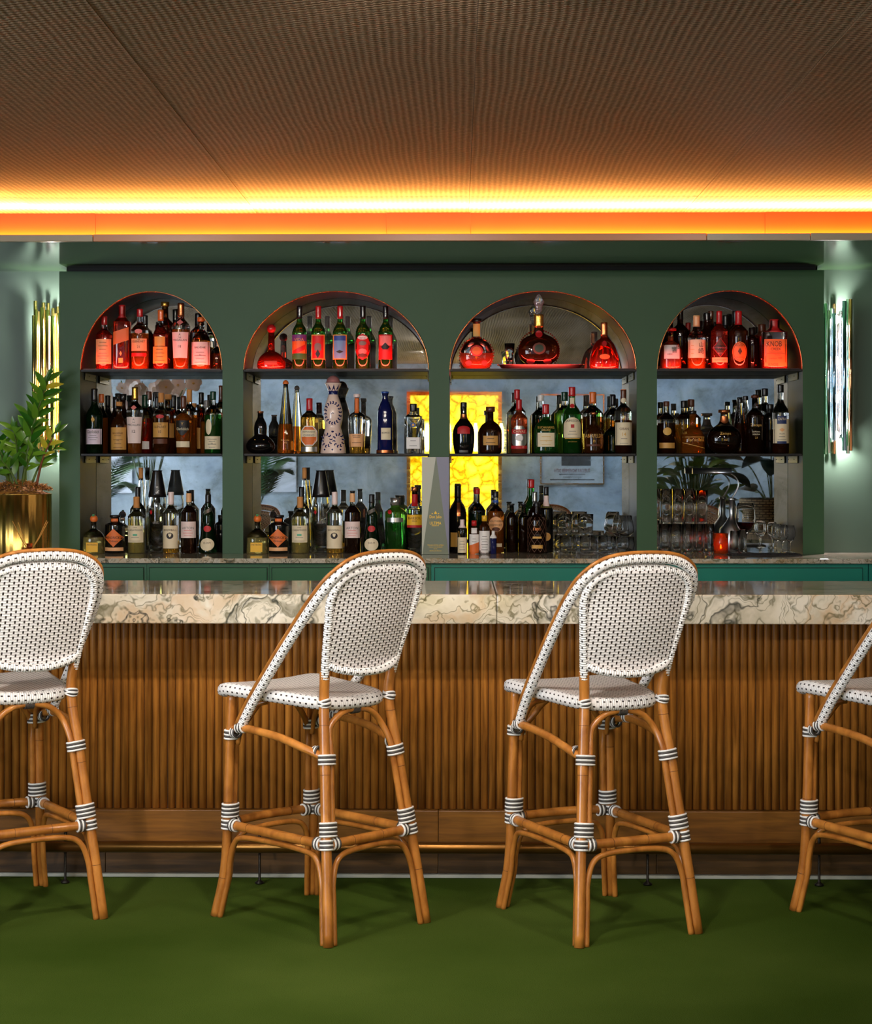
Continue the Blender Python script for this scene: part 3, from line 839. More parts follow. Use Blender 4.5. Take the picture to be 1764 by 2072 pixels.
# ================================================================== WALL SCONCES
def sconce(uc, Y, label, tube_mat, seed, dirs, tints=None):
    rnd = random.Random(seed)
    x = X_(uc, Y); t = thing('wall_sconce', label, 'wall light', (x, Y, Z_(765, Y)), 0, 'tube sconces either side of the back bar')
    zt, zb = Z_(628, Y) - t.location.z, Z_(898, Y) - t.location.z
    n = 17
    gaps = dirs
    for k in range(n):
        a_ = 2 * PI * (k + 0.2) / n - PI / 2
        if k in gaps: continue
        r = 0.066 + rnd.uniform(-.006, .006)
        q = MB(); q.tube([(0, 0, zb - rnd.uniform(-.03, .055)), (0, 0, 0), (0, 0, zt + rnd.uniform(-.035, .055))], 0.0094, 12, smooth=False, caps=False)
        o = q.build('tube', tube_mat if not tints else tints[k % len(tints)], t, (r * math.cos(a_), r * math.sin(a_), 0))
        md = o.modifiers.new('th', 'SOLIDIFY'); md.thickness = 0.0012
    for k in range(5):
        a_ = 2 * PI * k / 5 + .5
        q = MB(); q.tube([(0, 0, zb + .03 - rnd.uniform(-.02, .05)), (0, 0, 0), (0, 0, zt - rnd.uniform(-.01, .05))], 0.009, 10, smooth=False, caps=False)
        if k not in (3, 4): q.build('tube', tube_mat, t, (.036 * math.cos(a_), .036 * math.sin(a_), 0))
    for z, dz in ((.275, .06), (-.275, -.06)):
        l = bpy.data.lights.new('sconce_bulb', 'POINT'); l.energy = 27; l.shadow_soft_size = .014; l.color = (1, .80, .84)
        o = bpy.data.objects.new('sconce_bulb', l); COL.objects.link(o); o.location = (x, Y + .012, t.location.z + z)
    q = MB(); q.box(-.05, .05, .056, .0795, -.20, .20, bev=.004); q.build('back_plate', tube_mat, t)
    q = MB(); q.tube([(0, .0, -.285), (0, 0, 0), (0, 0, .285)], .006, 8, smooth=False); q.build('glow_rod', mat('glow_rod_light', c(255, 250, 240), .4, emit=(1.0, .95, .86, 1), strength=16), t)  # added glowing rod, gives the tubes even streaks of light
    for z in (-.275, -.10, .08, .275):
        q = MB(); q.sphere((0, -.012, 0), .015, seg=12, rings=8, sz=1.5)
        q.build('bulb', mat('bulb_glow', c(255, 250, 235), 0.4, emit=(1.0, 0.93, 0.80, 1), strength=110), t, (0, 0, z))
M_IRID = mat('silver_tube', c(206, 214, 222), 0.12, metal=1.0)
TINTS = [M_IRID, mat('blue_sheen_tube', c(150, 190, 226), .12, metal=1.0), M_IRID, mat('orange_sheen_tube', c(222, 164, 120), .14, metal=1.0), mat('green_sheen_tube', c(160, 206, 190), .12, metal=1.0)]  # iridescent sheen of the rods put into separate tube tints
sconce(99, 8.595, 'gold tube sconce glowing on the wall above the potted plant', mat('pale_gold', c(246, 214, 140), .2, metal=1.0), 3, (2, 15))
sconce(1690, 8.595, 'chrome tube sconce with silvery glass rods right of the rightmost arch', M_IRID, 5, (0, 2), TINTS)

# ================================================================== PLANT, DIFFUSER
def leaf_bm(L, Wd, fold=.25, curl=.12, n=7):
    q = MB(); rows = []
    for i in range(n + 1):
        s = i / n; w = Wd / 2 * math.sin(PI * min(1, s ** .8 * .97 + .03)) ** .8 if i < n else Wd * .02
        zz = curl * L * (s * (1 - s)) - curl * L * .6 * s * s
        rows.append([q.vert((s * L, -w, zz + fold * w)), q.vert((s * L, 0, zz)), q.vert((s * L, w, zz + fold * w))])
    for a_, b_ in zip(rows, rows[1:]):
        for k in range(2): q.face((a_[k], b_[k], b_[k + 1], a_[k + 1]))
    return q
def leafmat(name, a, b_, rough=.3):
    m = mat(name, a, rough, coat=.2); g = NT(m)
    oi = g.n('ShaderNodeObjectInfo'); g.base(g.mix(oi.outputs['Random'], a, b_)); return m
M_LEAF = leafmat('leaf_green', c(44, 104, 26), c(120, 164, 44))
M_LEAFY = leafmat('leaf_yellow', c(178, 186, 48), c(206, 180, 50))
M_STEM = mat('stem_green', c(84, 108, 40), 0.5)
M_STEMB = mat('stem_brown', c(128, 66, 34), 0.5)
def orient(d, nrm):
    d = Vector(d).normalized(); nrm = Vector(nrm); nrm = (nrm - d * nrm.dot(d)).normalized(); y = nrm.cross(d)
    return Matrix((d, y, nrm)).transposed().to_euler()
YP = 8.375
px0 = X_(36, YP)
t = thing('potted_plant', 'leafy green plant in a fluted brass pot at the left end of the back counter', 'plant', (px0, YP, ZC), 0)
zp = Z_(999, YP, 40) - ZC
RP = 0.158
q = MB(); q.lathe([(RP * .97, 0.0), (RP, .004), (RP, .012), (RP * .985, .016), (RP * .985, zp - .004), (RP, zp - .003), (RP, zp), (RP * .965, zp), (RP * .96, .02), (.02, .02)], 112, rib=28, ribd=.022); q.build('pot', mat('pot_brass', c(240, 198, 104), .27, metal=1.0), t)
def mossmat():
    m = mat('moss', c(96, 66, 24), 0.95); g = NT(m); n = g.noise(g.coord('Object'), 60, 4)
    g.base(g.ramp(n.outputs['Fac'], [(0.35, c(84, 52, 18)), (0.6, c(176, 116, 40)), (0.8, c(120, 120, 40))])); g.bump(n.outputs['Fac'], 1, .01); return m
rnd = random.Random(11)
q = MB()
q.lathe([(RP * .95, zp - .03), (RP * .95, zp), (RP * .6, zp + .02), (.01, zp + .045)], 40)
for k in range(1100):
    a_ = rnd.uniform(0, 2 * PI); r = RP * 0.99 * math.sqrt(rnd.uniform(0, 1)); h = zp + .006 + .036 * (1 - (r / RP) ** 2) + rnd.uniform(0, .014)
    d = Vector((rnd.uniform(-1, 1), rnd.uniform(-1, 1), rnd.uniform(0, 1))).normalized() * rnd.uniform(.008, .02)
    p = Vector((r * math.cos(a_), r * math.sin(a_), h)); q.tube([p, p + d * .5 + Vector((0, 0, .004)), p + d],   .0015, 3, n=2, caps=False)
o = q.build('moss', mossmat(), t); o['kind'] = 'stuff'
proto = leaf_bm(1.0, .34).build('leaf', M_LEAF, t); protoy = leaf_bm(1.0, .36).build('leaf', M_LEAFY, t)
first = {0: True, 1: True}
def stem(base, tip, n, L, bend=(0, 0, 0), yel=0, m_=None, r=.0055):
    (bu, bv, by), (tu, tv, ty) = base, tip
    def w(u, v, y):
        x, z = PX(u, v, y); return Vector((x - px0, y - YP, z - ZC))
    a_, b_ = w(bu, bv, by), w(tu, tv, ty); a_.z = min(a_.z, zp + .02)
    mid = (a_ + b_) / 2 + Vector(bend)
    P = crom([a_, mid, b_], 10)
    q = MB(); q.tube(P, lambda s: r * (1.15 - .75 * s), 8, smooth=False); q.build('stem', m_ or M_STEM, t)
    for i in range(n):
        s = .36 + .64 * (i + .5) / n; k = min(int(s * (len(P) - 1)), len(P) - 2)
        p = P[k] + (P[k + 1] - P[k]) * (s * (len(P) - 1) - k); T = (P[k + 1] - P[k]).normalized()
        az = i * 2.4 + rnd.uniform(-.3, .3)
        u = T.orthogonal().normalized(); v = T.cross(u); side = u * math.cos(az) + v * math.sin(az)
        side.y *= .6
        d = (T * rnd.uniform(.55, .9) + side).normalized()
        y = 1 if rnd.random() < yel else 0
        src = protoy if y else proto
        l = 1.42 * L * rnd.uniform(.75, 1.15) * (1 - .25 * s)
        nr = Vector((rnd.uniform(-.5, .5), -1, .8))
        if first[y]: src.location = p; src.rotation_euler = orient(d, nr); src.scale = (l, l, l); first[y] = False
        else: inst(src, 'leaf', t, p, orient(d, nr), (l, l, l))
    d = (P[-1] - P[-2]).normalized(); inst(proto, 'leaf', t, P[-1], orient(d, (0, -1, .5)), (L * .8,) * 3)
stem((44, 985, 8.36), (96, 770, 8.36), 30, .088, (-.014, 0, .01), .07, r=.008)
stem((36, 985, 8.42), (28, 868, 8.36), 18, .078, (.01, 0, 0), 0)
stem((72, 985, 8.36), (112, 874, 8.33), 9, .074, (-.012, 0, .01), .45, M_STEMB, .006)
stem((30, 985, 8.32), (-12, 890, 8.28), 9, .07, (.006, 0, .01), .05)
stem((40, 985, 8.30), (2, 930, 8.26), 7, .066, (.004, 0, .01), 0)
stem((52, 985, 8.44), (58, 840, 8.48), 18, .08, (-.006, 0, 0), 0)
stem((20, 985, 8.40), (-30, 850, 8.42), 16, .08, (.01, 0, .02), 0)
stem((60, 985, 8.40), (112, 905, 8.46), 6, .07, (-.01, 0, .02), .1)
stem((24, 985, 8.36), (8, 945, 8.30), 6, .058, (0, 0, .01), 0)
stem((40, 985, 8.40), (70, 905, 8.30), 8, .062, (0, 0, .01), 0)

YD = 8.165
xd = X_(60, YD)
t = thing('reed_diffuser', 'small amber glass reed diffuser with wooden sticks before the brass pot', 'diffuser', (xd, YD, ZC))
M_AMB = mat('amber_glass', c(214, 92, 30), 0.03, trans=.85)
q = MB(); q.lathe([(.030, 0), (.040, .003), (.044, .015), (.042, .028), (.030, .038), (.014, .043), (.0125, .058), (.0145, .060), (.0145, .064)], 28); q.build('bottle', M_AMB, t)
for dx, dz, dy in ((-.078, .165, .0), (-.074, .150, .012), (-.05, .16, -.01), (.078, .168, .0), (.086, .163, -.012)):
    q = MB(); q.tube([(-dx * .12, 0, .006), (dx * .5, dy / 2, (dz + .006) / 2), (dx, dy, dz)], .0019, 6, smooth=False); q.build('stick', mat('stick_wood', c(226, 160, 72), .6), t)

# ================================================================== BOTTLES
K = {
 'std':  [(0, .93), (.012, 1), (.60, 1), (.66, .94), (.71, .70), (.75, .43), (.79, .33), (.97, .31)],
 'tall': [(0, .95), (.01, 1), (.54, 1), (.60, .96), (.66, .78), (.71, .52), (.76, .38), (.82, .35), (.97, .35)],
 'flare': [(0, .80), (.012, .83), (.60, 1), (.65, .97), (.70, .80), (.745, .50), (.79, .36), (.97, .33)],
 'pot':  [(0, .95), (.012, 1), (.50, 1), (.58, .95), (.66, .74), (.71, .42), (.75, .32), (.79, .30), (.84, .37), (.88, .31), (.97, .29)],
 'squat': [(0, .95), (.012, 1), (.36, .96), (.48, .86), (.57, .58), (.63, .30), (.70, .25), (.97, .25)],
 'apoth': [(0, .95), (.012, 1), (.68, 1), (.75, .93), (.80, .66), (.83, .45), (.97, .42)],
 'slim': [(0, .93), (.012, 1), (.66, 1), (.74, .86), (.80, .55), (.84, .42), (.97, .40)],
 'cone': [(0, .92), (.012, 1), (.28, .93), (.60, .58), (.88, .30), (.97, .27)],
 'gourd': [(0, .50), (.02, .70), (.09, .93), (.16, 1), (.24, .97), (.33, .80), (.40, .54), (.44, .43), (.48, .44), (.58, .45), (.70, .41), (.80, .28), (.86, .20), (.97, .19)],
 'disc': [(0, .50), (.02, .56), (.10, .84), (.20, .97), (.29, 1), (.38, .97), (.50, .80), (.57, .56), (.62, .30), (.68, .22), (.97, .21)],
 'bell': [(0, .86), (.02, .95), (.10, 1), (.22, .975), (.34, .90), (.46, .78), (.55, .64), (.61, .48), (.65, .31), (.70, .22), (.97, .21)],
 'onion': [(0, .82), (.02, .93), (.09, 1), (.19, .96), (.29, .80), (.355, .58), (.40, .36), (.45, .24), (.97, .20)],
 'globe': [(0, .42), (.02, .56), (.12, .86), (.24, .98), (.32, 1), (.42, .97), (.54, .82), (.62, .56), (.68, .36), (.76, .26), (.88, .22), (.97, .22)],
 'belly': [(0, .78), (.02, .84), (.14, .95), (.30, 1), (.45, .97), (.55, .80), (.62, .56), (.68, .36), (.74, .29), (.97, .27)],
 'skirt': [(0, .95), (.012, 1), (.12, .97), (.45, .66), (.56, .60), (.64, .62), (.70, .48), (.76, .34), (.84, .30), (.97, .28)],
 'carafe': [(0, .95), (.012, 1), (.62, .97), (.80, .66), (.94, .50), (1.0, .56)],
 'round': [(0, .84), (.02, .95), (.10, 1), (.40, 1), (.52, .95), (.62, .70), (.68, .38), (.72, .28), (.97, .26)],
 'shoul': [(0, .78), (.012, .82), (.55, 1), (.60, .99), (.655, .80), (.69, .45), (.72, .30), (.97, .28)],
 'box':  [(0, .97), (.012, 1), (.68, 1), (.74, .92), (.79, .60), (.83, .38), (.97, .36)],
 'kom':  [(0, .98), (.01, 1), (.06, 1), (.065, .88), (.62, .84), (.74, .72), (.82, .50), (.86, .36), (.93, .34), (.97, .42)],
}
G = {  # glass and what is in it
 'amber': c(222, 118, 30), 'gold': c(236, 176, 62), 'dark': c(74, 34, 12), 'red': c(190, 44, 22), 'cola': c(40, 18, 8),
 'green': c(46, 118, 40), 'dgreen': c(18, 46, 20), 'lime': c(120, 190, 60), 'clear': (.97, .98, .97, 1), 'blue': c(18, 24, 74),
 'tequila': c(236, 220, 130), 'black': c(14, 12, 12), 'rosy': c(224, 100, 60), 'brown': c(120, 62, 22),
}
def glass(k):
    if k == 'clear': return M_GLASS
    if k in ('black',): return mat('glass_black', G[k], 0.06, coat=.5)
    if k in ('blue',): return mat('glass_blue', G[k], 0.08, coat=.6)
    return mat('glass_' + k, G[k], 0.02, trans={'cola': .7, 'dark': .8, 'dgreen': .75}.get(k, .86))
PAP = {'cream': c(232, 214, 178), 'white': c(238, 232, 226), 'pink': c(240, 214, 206), 'lav': c(226, 208, 222), 'tan': c(206, 152, 76), 'gold': c(214, 164, 76),
       'orange': c(226, 112, 44), 'red': c(190, 30, 32), 'silver': c(190, 188, 182), 'navy': c(30, 46, 92), 'yellow': c(240, 184, 40), 'black': c(22, 18, 18),
       'green': c(40, 110, 50), 'sky': c(98, 158, 206), 'purple': c(112, 58, 130), 'copper': c(200, 120, 74), 'brown': c(92, 46, 24), 'wood': c(206, 140, 76), 'ink': c(40, 30, 28), 'dgreen': c(20, 60, 42), 'rose': c(226, 128, 122), 'blue': c(40, 80, 160), 'grey': c(120, 112, 104), 'teal': c(96, 176, 140), 'peach': c(236, 176, 122)}
def pap(k):
    if k in ('silver', 'copper'): return mat('foil_' + k, PAP[k], .3, metal=.9)
    if k in ('wood',): return mat('cork', PAP[k], .7)
    return mat('paper_' + k, PAP[k], .5)
def capm(k):
    if k in ('silver', 'copper', 'gold'): return mat('cap_' + k, PAP[k], .25, metal=.9)
    if k == 'wood': return pap(k)
    return mat('cap_' + k, PAP[k], .3, coat=.3)
def prof_r(P, t):
    for (a_, r0), (b_, r1) in zip(P, P[1:]):
        if a_ <= t <= b_: return r0 + (r1 - r0) * ((t - a_) / max(b_ - a_, 1e-6))
    return P[-1][1]
def smooth_prof(P, k=4):
    Q = [Vector((p[1], p[0], 0)) for p in P]
    out = []
    for i in range(len(Q) - 1):
        a_, b_ = Q[i], Q[i + 1]
        if i in (0, len(Q) - 2) or (b_ - a_).length > .30 or abs(a_.x - b_.x) < .02: out.append((a_.y, a_.x)); continue
        p0, p3 = Q[i - 1], Q[min(i + 2, len(Q) - 1)]
        for j in range(k):
            t = j / k
            v = 0.5 * (2 * a_ + (b_ - p0) * t + (2 * p0 - 5 * a_ + 4 * b_ - p3) * t * t + (3 * a_ - p0 - 3 * b_ + p3) * t ** 3)
            out.append((max(out[-1][0] + 1e-4, v.y), max(v.x, .02)))
    out.append((Q[-1].y, Q[-1].x)); return out

LV = {1: (ZS1 + .0004, 8.605, 8.70, 'upper shelf, '), 2: (ZS2 + .0004, 8.605, 8.70, 'lower shelf, '), 3: (ZC + .0004, 8.575, 8.68, 'counter, ')}
PENDING = []; PLACED = {1: [], 2: [], 3: []}
NB = [0]
def B(desc, u, vt, w, lv, kind='std', g='amber', fill=None, cap=('foil', 'red', .2), row=0, lab=(), txt=(), n=2, sy=1.0, cat='bottle', dy=0.0, group=None, name='bottle', rib=0, z0=None, where=True, upper='clear'):
    """a bottle from its real place: u, vt, w were measured on the photograph at the depth it stands at"""
    if row == 1:
        PENDING.append(dict(desc=desc, u=u, vt=vt, w=w, lv=lv, kind=kind, g=g, fill=fill, cap=cap, row=2, lab=lab, txt=txt, n=n, sy=sy, cat=cat, group=group, name=name, rib=rib, where=where, upper=upper)); return
    z, ya, yb, loc = LV[lv]; Y = ya + dy
    if row == 2:        # stands behind: find a free spot among the rows behind the front one
        best = None
        for sh in (1.0, .92, .85, .78, .7):
            for Yc in (yb, 8.81, 8.755, 8.725, 8.78, 8.835, 8.66):
                for du in (0, -3, 3, -6, 6):
                    r_ = w * sh * Yc / F / 2; xc = X_(u + du, Yc)
                    gap = min([math.hypot(xc - p[0], Yc - p[1]) - r_ - p[2] for p in PLACED[lv]] + [MIRROR_Y - .004 - Yc - r_])
                    if best is None or gap > best[0] + 1e-9: best = (gap, Yc, sh, du)
                    if gap > .0008: break
                if best[0] > .0008: break
            if best[0] > .0008: break
        Y, w, u = best[1], w * best[2], u + best[3]
    if z0 is not None: z = z0
    x, zt = PX(u, vt, Y); H = zt - z; k = Y / F; R = w * k / 2
    ai = min(range(4), key=lambda i: abs(u - sum(NICHE[i]) / 2))
    label = desc + (', ' + loc + ARCH[ai] if where else ''); PLACED[lv].append((x, Y, R * max(1.0, 1.0)))
    t = thing(name, label, cat, (x, Y, z), 0, group or f'bottles {loc}{ARCH[ai]}')
    NB[0] += 1
    P = smooth_prof(K[kind]); ry = R * sy
    seg = 28 if n == 2 else 40
    zf = 1.02 if fill is None else fill
    pr = [(r * R, s * H) for s, r in P]
    if fill is not None:
        rf = prof_r(P, zf) * R
        pr = [p for p in pr if p[1] < zf * H - .002] + [(rf, zf * H)] + [p for p in pr if p[1] > zf * H + .002]
    ct_, cc_, cf = cap[:3]
    ztop = H * (1 - .02)
    if ct_ in ('cork', 'ball', 'dome'): 
        ztop = H * (1 - cf * .8)
    pr = [p for p in pr if p[1] <= ztop]; pr.append((prof_r(P, min(ztop / H, .97)) * R, ztop + .0005))
    if g == 'clear' and fill is None:       # empty glass: a thin shell
        pr = pr + [(max(p[0] - .0022, .0004), max(p[1], .006)) for p in pr[::-1] if p[1] > .003] + [(.0005, .006)]
    q = MB(); q.lathe([(p[0], p[1]) for p in pr], seg, sx=1, sy=sy, n=n, mfun=(lambda zz: 0 if zz < zf * H else 1) if fill is not None else None, rib=rib, ribd=.07 if rib else 0)
    q.build('glass_body', [glass(g), glass(upper)] if fill is not None else [glass(g)], t)
    rn = prof_r(P, .93) * R
    if ct_ == 'foil':
        z1 = H * (1 - cf); q = MB(); st_ = [(max(prof_r(P, s), prof_r(P, .9)) * R + .0012, s * H) for s in [1 - cf + cf * j / 6 for j in range(7)]]
        q.lathe(st_[:-1] + [(rn + .0018, H * .99), (rn * .9, H)], 20, sy=(1 if sy > .75 else max(sy, .6))); q.build('cap', capm(cc_), t)
    elif ct_ == 'screw':
        q = MB(); q.lathe([(rn + .001, H * (1 - cf)), (rn + .003, H * (1 - cf) + .001), (rn + .003, H - .001), (rn + .001, H)], 22, rib=22, ribd=.05); q.build('cap', capm(cc_), t)
    elif ct_ == 'cork':
        z1 = H * (1 - cf); rr = rn * (cap[3] if len(cap) > 3 else 1.35)
        q = MB(); q.lathe([(rn * .9, z1 - .002), (rn * .9, z1 + .004), (rr * .95, z1 + .0045), (rr, z1 + .006), (rr, H - .0015), (rr * .93, H)], 22); q.build('stopper', capm(cc_), t)
    elif ct_ == 'ball':
        rr = H * cf / 2 * 1.05; q = MB(); q.sphere((0, 0, H - rr), rr); q.build('stopper', capm(cc_), t)
    elif ct_ == 'dome':
        rr = H * cf; q = MB(); q.lathe([(rn * 1.25, H - rr - .004), (rn * 1.25, H - rr)] + [(max(rn * 1.25 * math.cos(a_ * PI / 12), .0004), H - rr + rr * math.sin(a_ * PI / 12)) for a_ in range(1, 7)], 20); q.build('stopper', capm(cc_), t)
    def surf(xx, zz, e):
        r = prof_r(P, min(max(zz / H, 0), 1)) * R + e; rr = r * sy
        xx = max(-.985 * r, min(.985 * r, xx)); q_ = abs(xx) / r
        return (xx, -rr * (1 - q_ ** n) ** (1 / n), zz)
    def vz(v): return Z_(v, Y, u) - z
    first = None
    for i, L in enumerate(lab):
        v0, v1, lw, colr = L[:4]; shape = L[4] if len(L) > 4 else 'rect'; du = (L[5] if len(L) > 5 else 0) * k; tilt = L[6] if len(L) > 6 else 0
        za, zb = vz(v1), vz(v0); q = MB(); hw = lw * k / 2; rows = []; NRW = 14 if shape != 'rect' else 6; NCL = 8
        for j in range(NRW + 1):
            s = j / NRW; c2 = 2 * s - 1
            wf = {'rect': 1.0, 'oval': math.sqrt(max(1 - c2 * c2, .0004)), 'dia': max(1 - abs(c2), .01), 'hex': min(1, .5 + 1.0 * (1 - abs(c2)) ), 'shield': min(1, 1.35 * math.sqrt(max(s, .02))), 'taper': .84 + .16 * s, 'arch': 1.0 if s < .6 else math.sqrt(max(1 - ((s - .6) / .4) ** 2 * .96, .01))}[shape]
            row = []
            for m_ in range(NCL + 1):
                xx = du + (2 * m_ / NCL - 1) * hw * wf
                row.append(q.vert(surf(xx, za + (zb - za) * s + tilt * xx, .0007 + .00035 * i)))
            rows.append(row)
        for a_, b_ in zip(rows, rows[1:]):
            for m_ in range(NCL): q.face((a_[m_], a_[m_ + 1], b_[m_ + 1], b_[m_]))
        o = q.build('label', pap(colr), t); first = first or o
    for T in txt:
        s, vc, hpx, colr = T[:4]; wmax = T[4] if len(T) > 4 else w * .8; du = (T[5] if len(T) > 5 else 0) * k; tilt = T[6] if len(T) > 6 else 0
        V, Fc = text_mesh(s)
        if not V: continue
        tw = text_w(s); sx = min(1.0, wmax / (tw * hpx)) * hpx * k; sz = hpx * k
        q = MB(); zc_ = vz(vc)
        for a_, b_ in V: q.vert(surf(du + a_ * sx, zc_ + b_ * sz + tilt * a_ * sx, .0019))
        for f in Fc: q.face(f, 0, None, False)
        q.build('lettering', pap(colr), first or t)
    return t
def lines(v0, v1, w, n, colr='ink', du=0, h=.9):
    """rows of small print too fine to read"""
    return [(v0 + (v1 - v0) * i / max(n - 1, 1) - h / 2, v0 + (v1 - v0) * i / max(n - 1, 1) + h / 2, w * (.95 if i % 2 else .7), colr, 'rect', du) for i in range(n)]

# ---- leftmost arch, upper shelf
B('stout whisky bottle with peach label covered in flourishes', 211, 640, 34, 1, 'std', 'red', .74, ('foil', 'red', .16), lab=[(687, 737, 31, 'peach')] + lines(694, 708, 20, 3, 'brown') + lines(716, 732, 24, 4, 'grey'))
B('square shouldered bottle with slanted gold label', 247, 617, 34, 1, 'box', 'red', None, ('foil', 'red', .20), n=5, sy=.9, lab=[(668, 694, 31, 'orange', 'rect', 0, .32), (725, 735, 9, 'gold')] + [(711, 721, 5, 'gold', 'dia')])
B('whisky bottle with round neck seal and tan label', 283, 625, 36, 1, 'std', 'amber', .6, ('foil', 'red', .13), lab=[(686, 711, 31, 'peach'), (715, 722, 30, 'red'), (667, 676, 15, 'rose', 'oval')], txt=[('GLENLIVET', 692, 4, 'ink', 26), ('THE', 688, 2.5, 'ink'), ('21', 703, 5, 'ink')])
B('slender bottle with two stacked gold labels', 325, 627, 31, 1, 'tall', 'red', .7, ('foil', 'orange', .18), lab=[(682, 701, 21, 'gold'), (702, 736, 29, 'gold')] + lines(708, 730, 20, 4, 'brown'))
B('large dark bottle with brass top behind two gold labels', 334, 611, 40, 1, 'std', 'dark', None, ('cork', 'gold', .08), 1)
B('broad shouldered bottle with long pale pink label', 366, 613, 37, 1, 'flare', 'amber', .6, ('foil', 'copper', .21), lab=[(673, 725, 33, 'pink', 'taper'), (647, 659, 13, 'rose', 'dia')], txt=[('MACALLAN', 689, 4.2, 'ink', 27), ('THE', 684, 2.5, 'ink'), ('18', 702, 5.5, 'ink'), ('A', 678, 4, 'brown')])
B('clear bottle with black top between pink labelled bottles', 401, 634, 38, 1, 'std', 'gold', .5, ('foil', 'black', .22), 1)
B('dark bottle top rising behind gold tops', 355, 626, 30, 1, 'tall', 'dark', None, ('foil', 'black', .2), 1)
B('dark whisky bottle partly hidden behind tan label bottle', 296, 638, 36, 1, 'std', 'dark', .7, ('foil', 'black', .18), 1)
B('squat bottle with bulging neck and big pink label', 407, 642, 38, 1, 'pot', 'amber', .55, ('cork', 'orange', .10), lab=[(693, 739, 36, 'pink')] + lines(714, 734, 24, 4, 'grey'), txt=[('BALVENIE', 704, 3.6, 'ink', 27), ('21', 719, 3.6, 'ink')])
B('half hidden clear bottle at right end beside curved lining', 439, 674, 30, 1, 'squat', 'brown', .45, ('cork', 'gold', .10), 1)
# ---- leftmost arch, lower shelf
B('dark green bottle with stag mark and lavender label', 191, 786, 34, 2, 'tall', 'dgreen', None, ('foil', 'black', .2), lab=[(868, 899, 32, 'lav')] + lines(881, 890, 20, 3, 'grey') + [(842, 856, 7, 'gold', 'dia')], txt=[('Glenfiddich', 874, 6, 'ink', 24)])
B('tan labelled bottle with broad cork and bulging neck', 241, 813, 33, 2, 'pot', 'brown', .8, ('cork', 'wood', .10), lab=[(865, 910, 31, 'tan')] + lines(882, 906, 20, 4, 'brown'), txt=[('BALVENIE', 877, 3.4, 'brown', 24), ('14', 891, 3.5, 'brown')])
B('broad shouldered bottle with gold top and long white label', 273, 783, 34, 2, 'flare', 'amber', .5, ('foil', 'gold', .2), lab=[(844, 897, 31, 'pink', 'taper'), (820, 830, 12, 'rose', 'dia')], txt=[('MACALLAN', 860, 4, 'ink', 25), ('THE', 855, 2.4, 'ink'), ('12', 873, 6, 'ink'), ('A', 849, 4, 'ink')])
B('whisky bottle with tan label and red neck seal', 326, 795, 33, 2, 'std', 'brown', .62, ('foil', 'wood', .16), lab=[(855, 885, 30, 'tan'), (888, 898, 28, 'brown'), (839, 847, 16, 'red', 'oval')], txt=[('GLENLIVET', 864, 4.5, 'ink', 25), ('THE', 859, 2.6, 'ink'), ('15', 874, 5, 'ink')])
B('slim shouldered bottle with dark shield label', 371, 801, 34, 2, 'shoul', 'amber', .7, ('foil', 'brown', .22), lab=[(851, 881, 27, 'black', 'shield'), (893, 905, 27, 'cream')], txt=[('Glenfiddich', 868, 5.5, 'cream', 24), ('Y', 858, 6, 'gold')])
B('olive bottle with cream oval and low cream label', 431, 792, 35, 2, 'std', 'green', .62, ('foil', 'dgreen', .14), lab=[(883, 909, 31, 'cream'), (848, 880, 12, 'cream', 'oval', -7)] + lines(893, 905, 18, 3, 'ink'), txt=[('LAGAVULIN', 889, 2.4, 'ink', 22), ('16', 897, 3, 'ink')])
for u, vt, w, kd, g, cp, d, ex in (
  (205, 797, 28, 'tall', 'amber', ('foil', 'orange', .15), 'amber bottle behind the dark green stag bottle', ()),
  (218, 800, 26, 'tall', 'black', ('foil', 'black', .2), 'black bottle in second row near left end', ()),
  (229, 806, 30, 'std', 'cola', ('foil', 'black', .2), 'dark rum bottle in second row left of tan label', ()),
  (243, 797, 30, 'tall', 'dark', ('cork', 'black', .12), 'dark corked bottle directly behind tan label bottle', ()),
  (293, 799, 34, 'std', 'red', ('foil', 'dgreen', .22), 'red bottle with green foil behind white label bottle', ((893, 909, 22, 'white'),)),
  (301, 792, 30, 'tall', 'gold', ('foil', 'brown', .14), 'golden bottle with brown top in second row', ()),
  (312, 803, 28, 'tall', 'tequila', ('foil', 'black', .2), 'pale bottle with black top left of tan seal label', ()),
  (340, 798, 34, 'std', 'brown', ('cork', 'wood', .1), 'corked bottle behind the red neck seal', ((857, 886, 28, 'tan'),)),
  (351, 800, 28, 'tall', 'tequila', ('foil', 'black', .22), 'pale bottle with long black top in middle of second row', ()),
  (383, 788, 32, 'std', 'amber', ('foil', 'wood', .2), 'bottle with long tan cork top behind dark shield label', ()),
  (392, 816, 28, 'pot', 'gold', ('cork', 'wood', .1), 'short corked bottle right of dark shield label', ()),
  (404, 794, 27, 'tall', 'brown', ('foil', 'black', .2), 'brown bottle with black top left of olive bottle', ((866, 908, 20, 'tan'),)),
  (412, 810, 26, 'tall', 'amber', ('foil', 'grey', .14), 'small necked amber bottle beside olive bottle', ()),
  (447, 780, 26, 'std', 'rosy', ('foil', 'brown', .24), 'bottle half hidden by the pillar edge at right end', ())):
    B(d, u, vt, w, 2, kd, g, .6 if g not in ('black', 'cola', 'dark') else None, cp, 1, lab=ex)

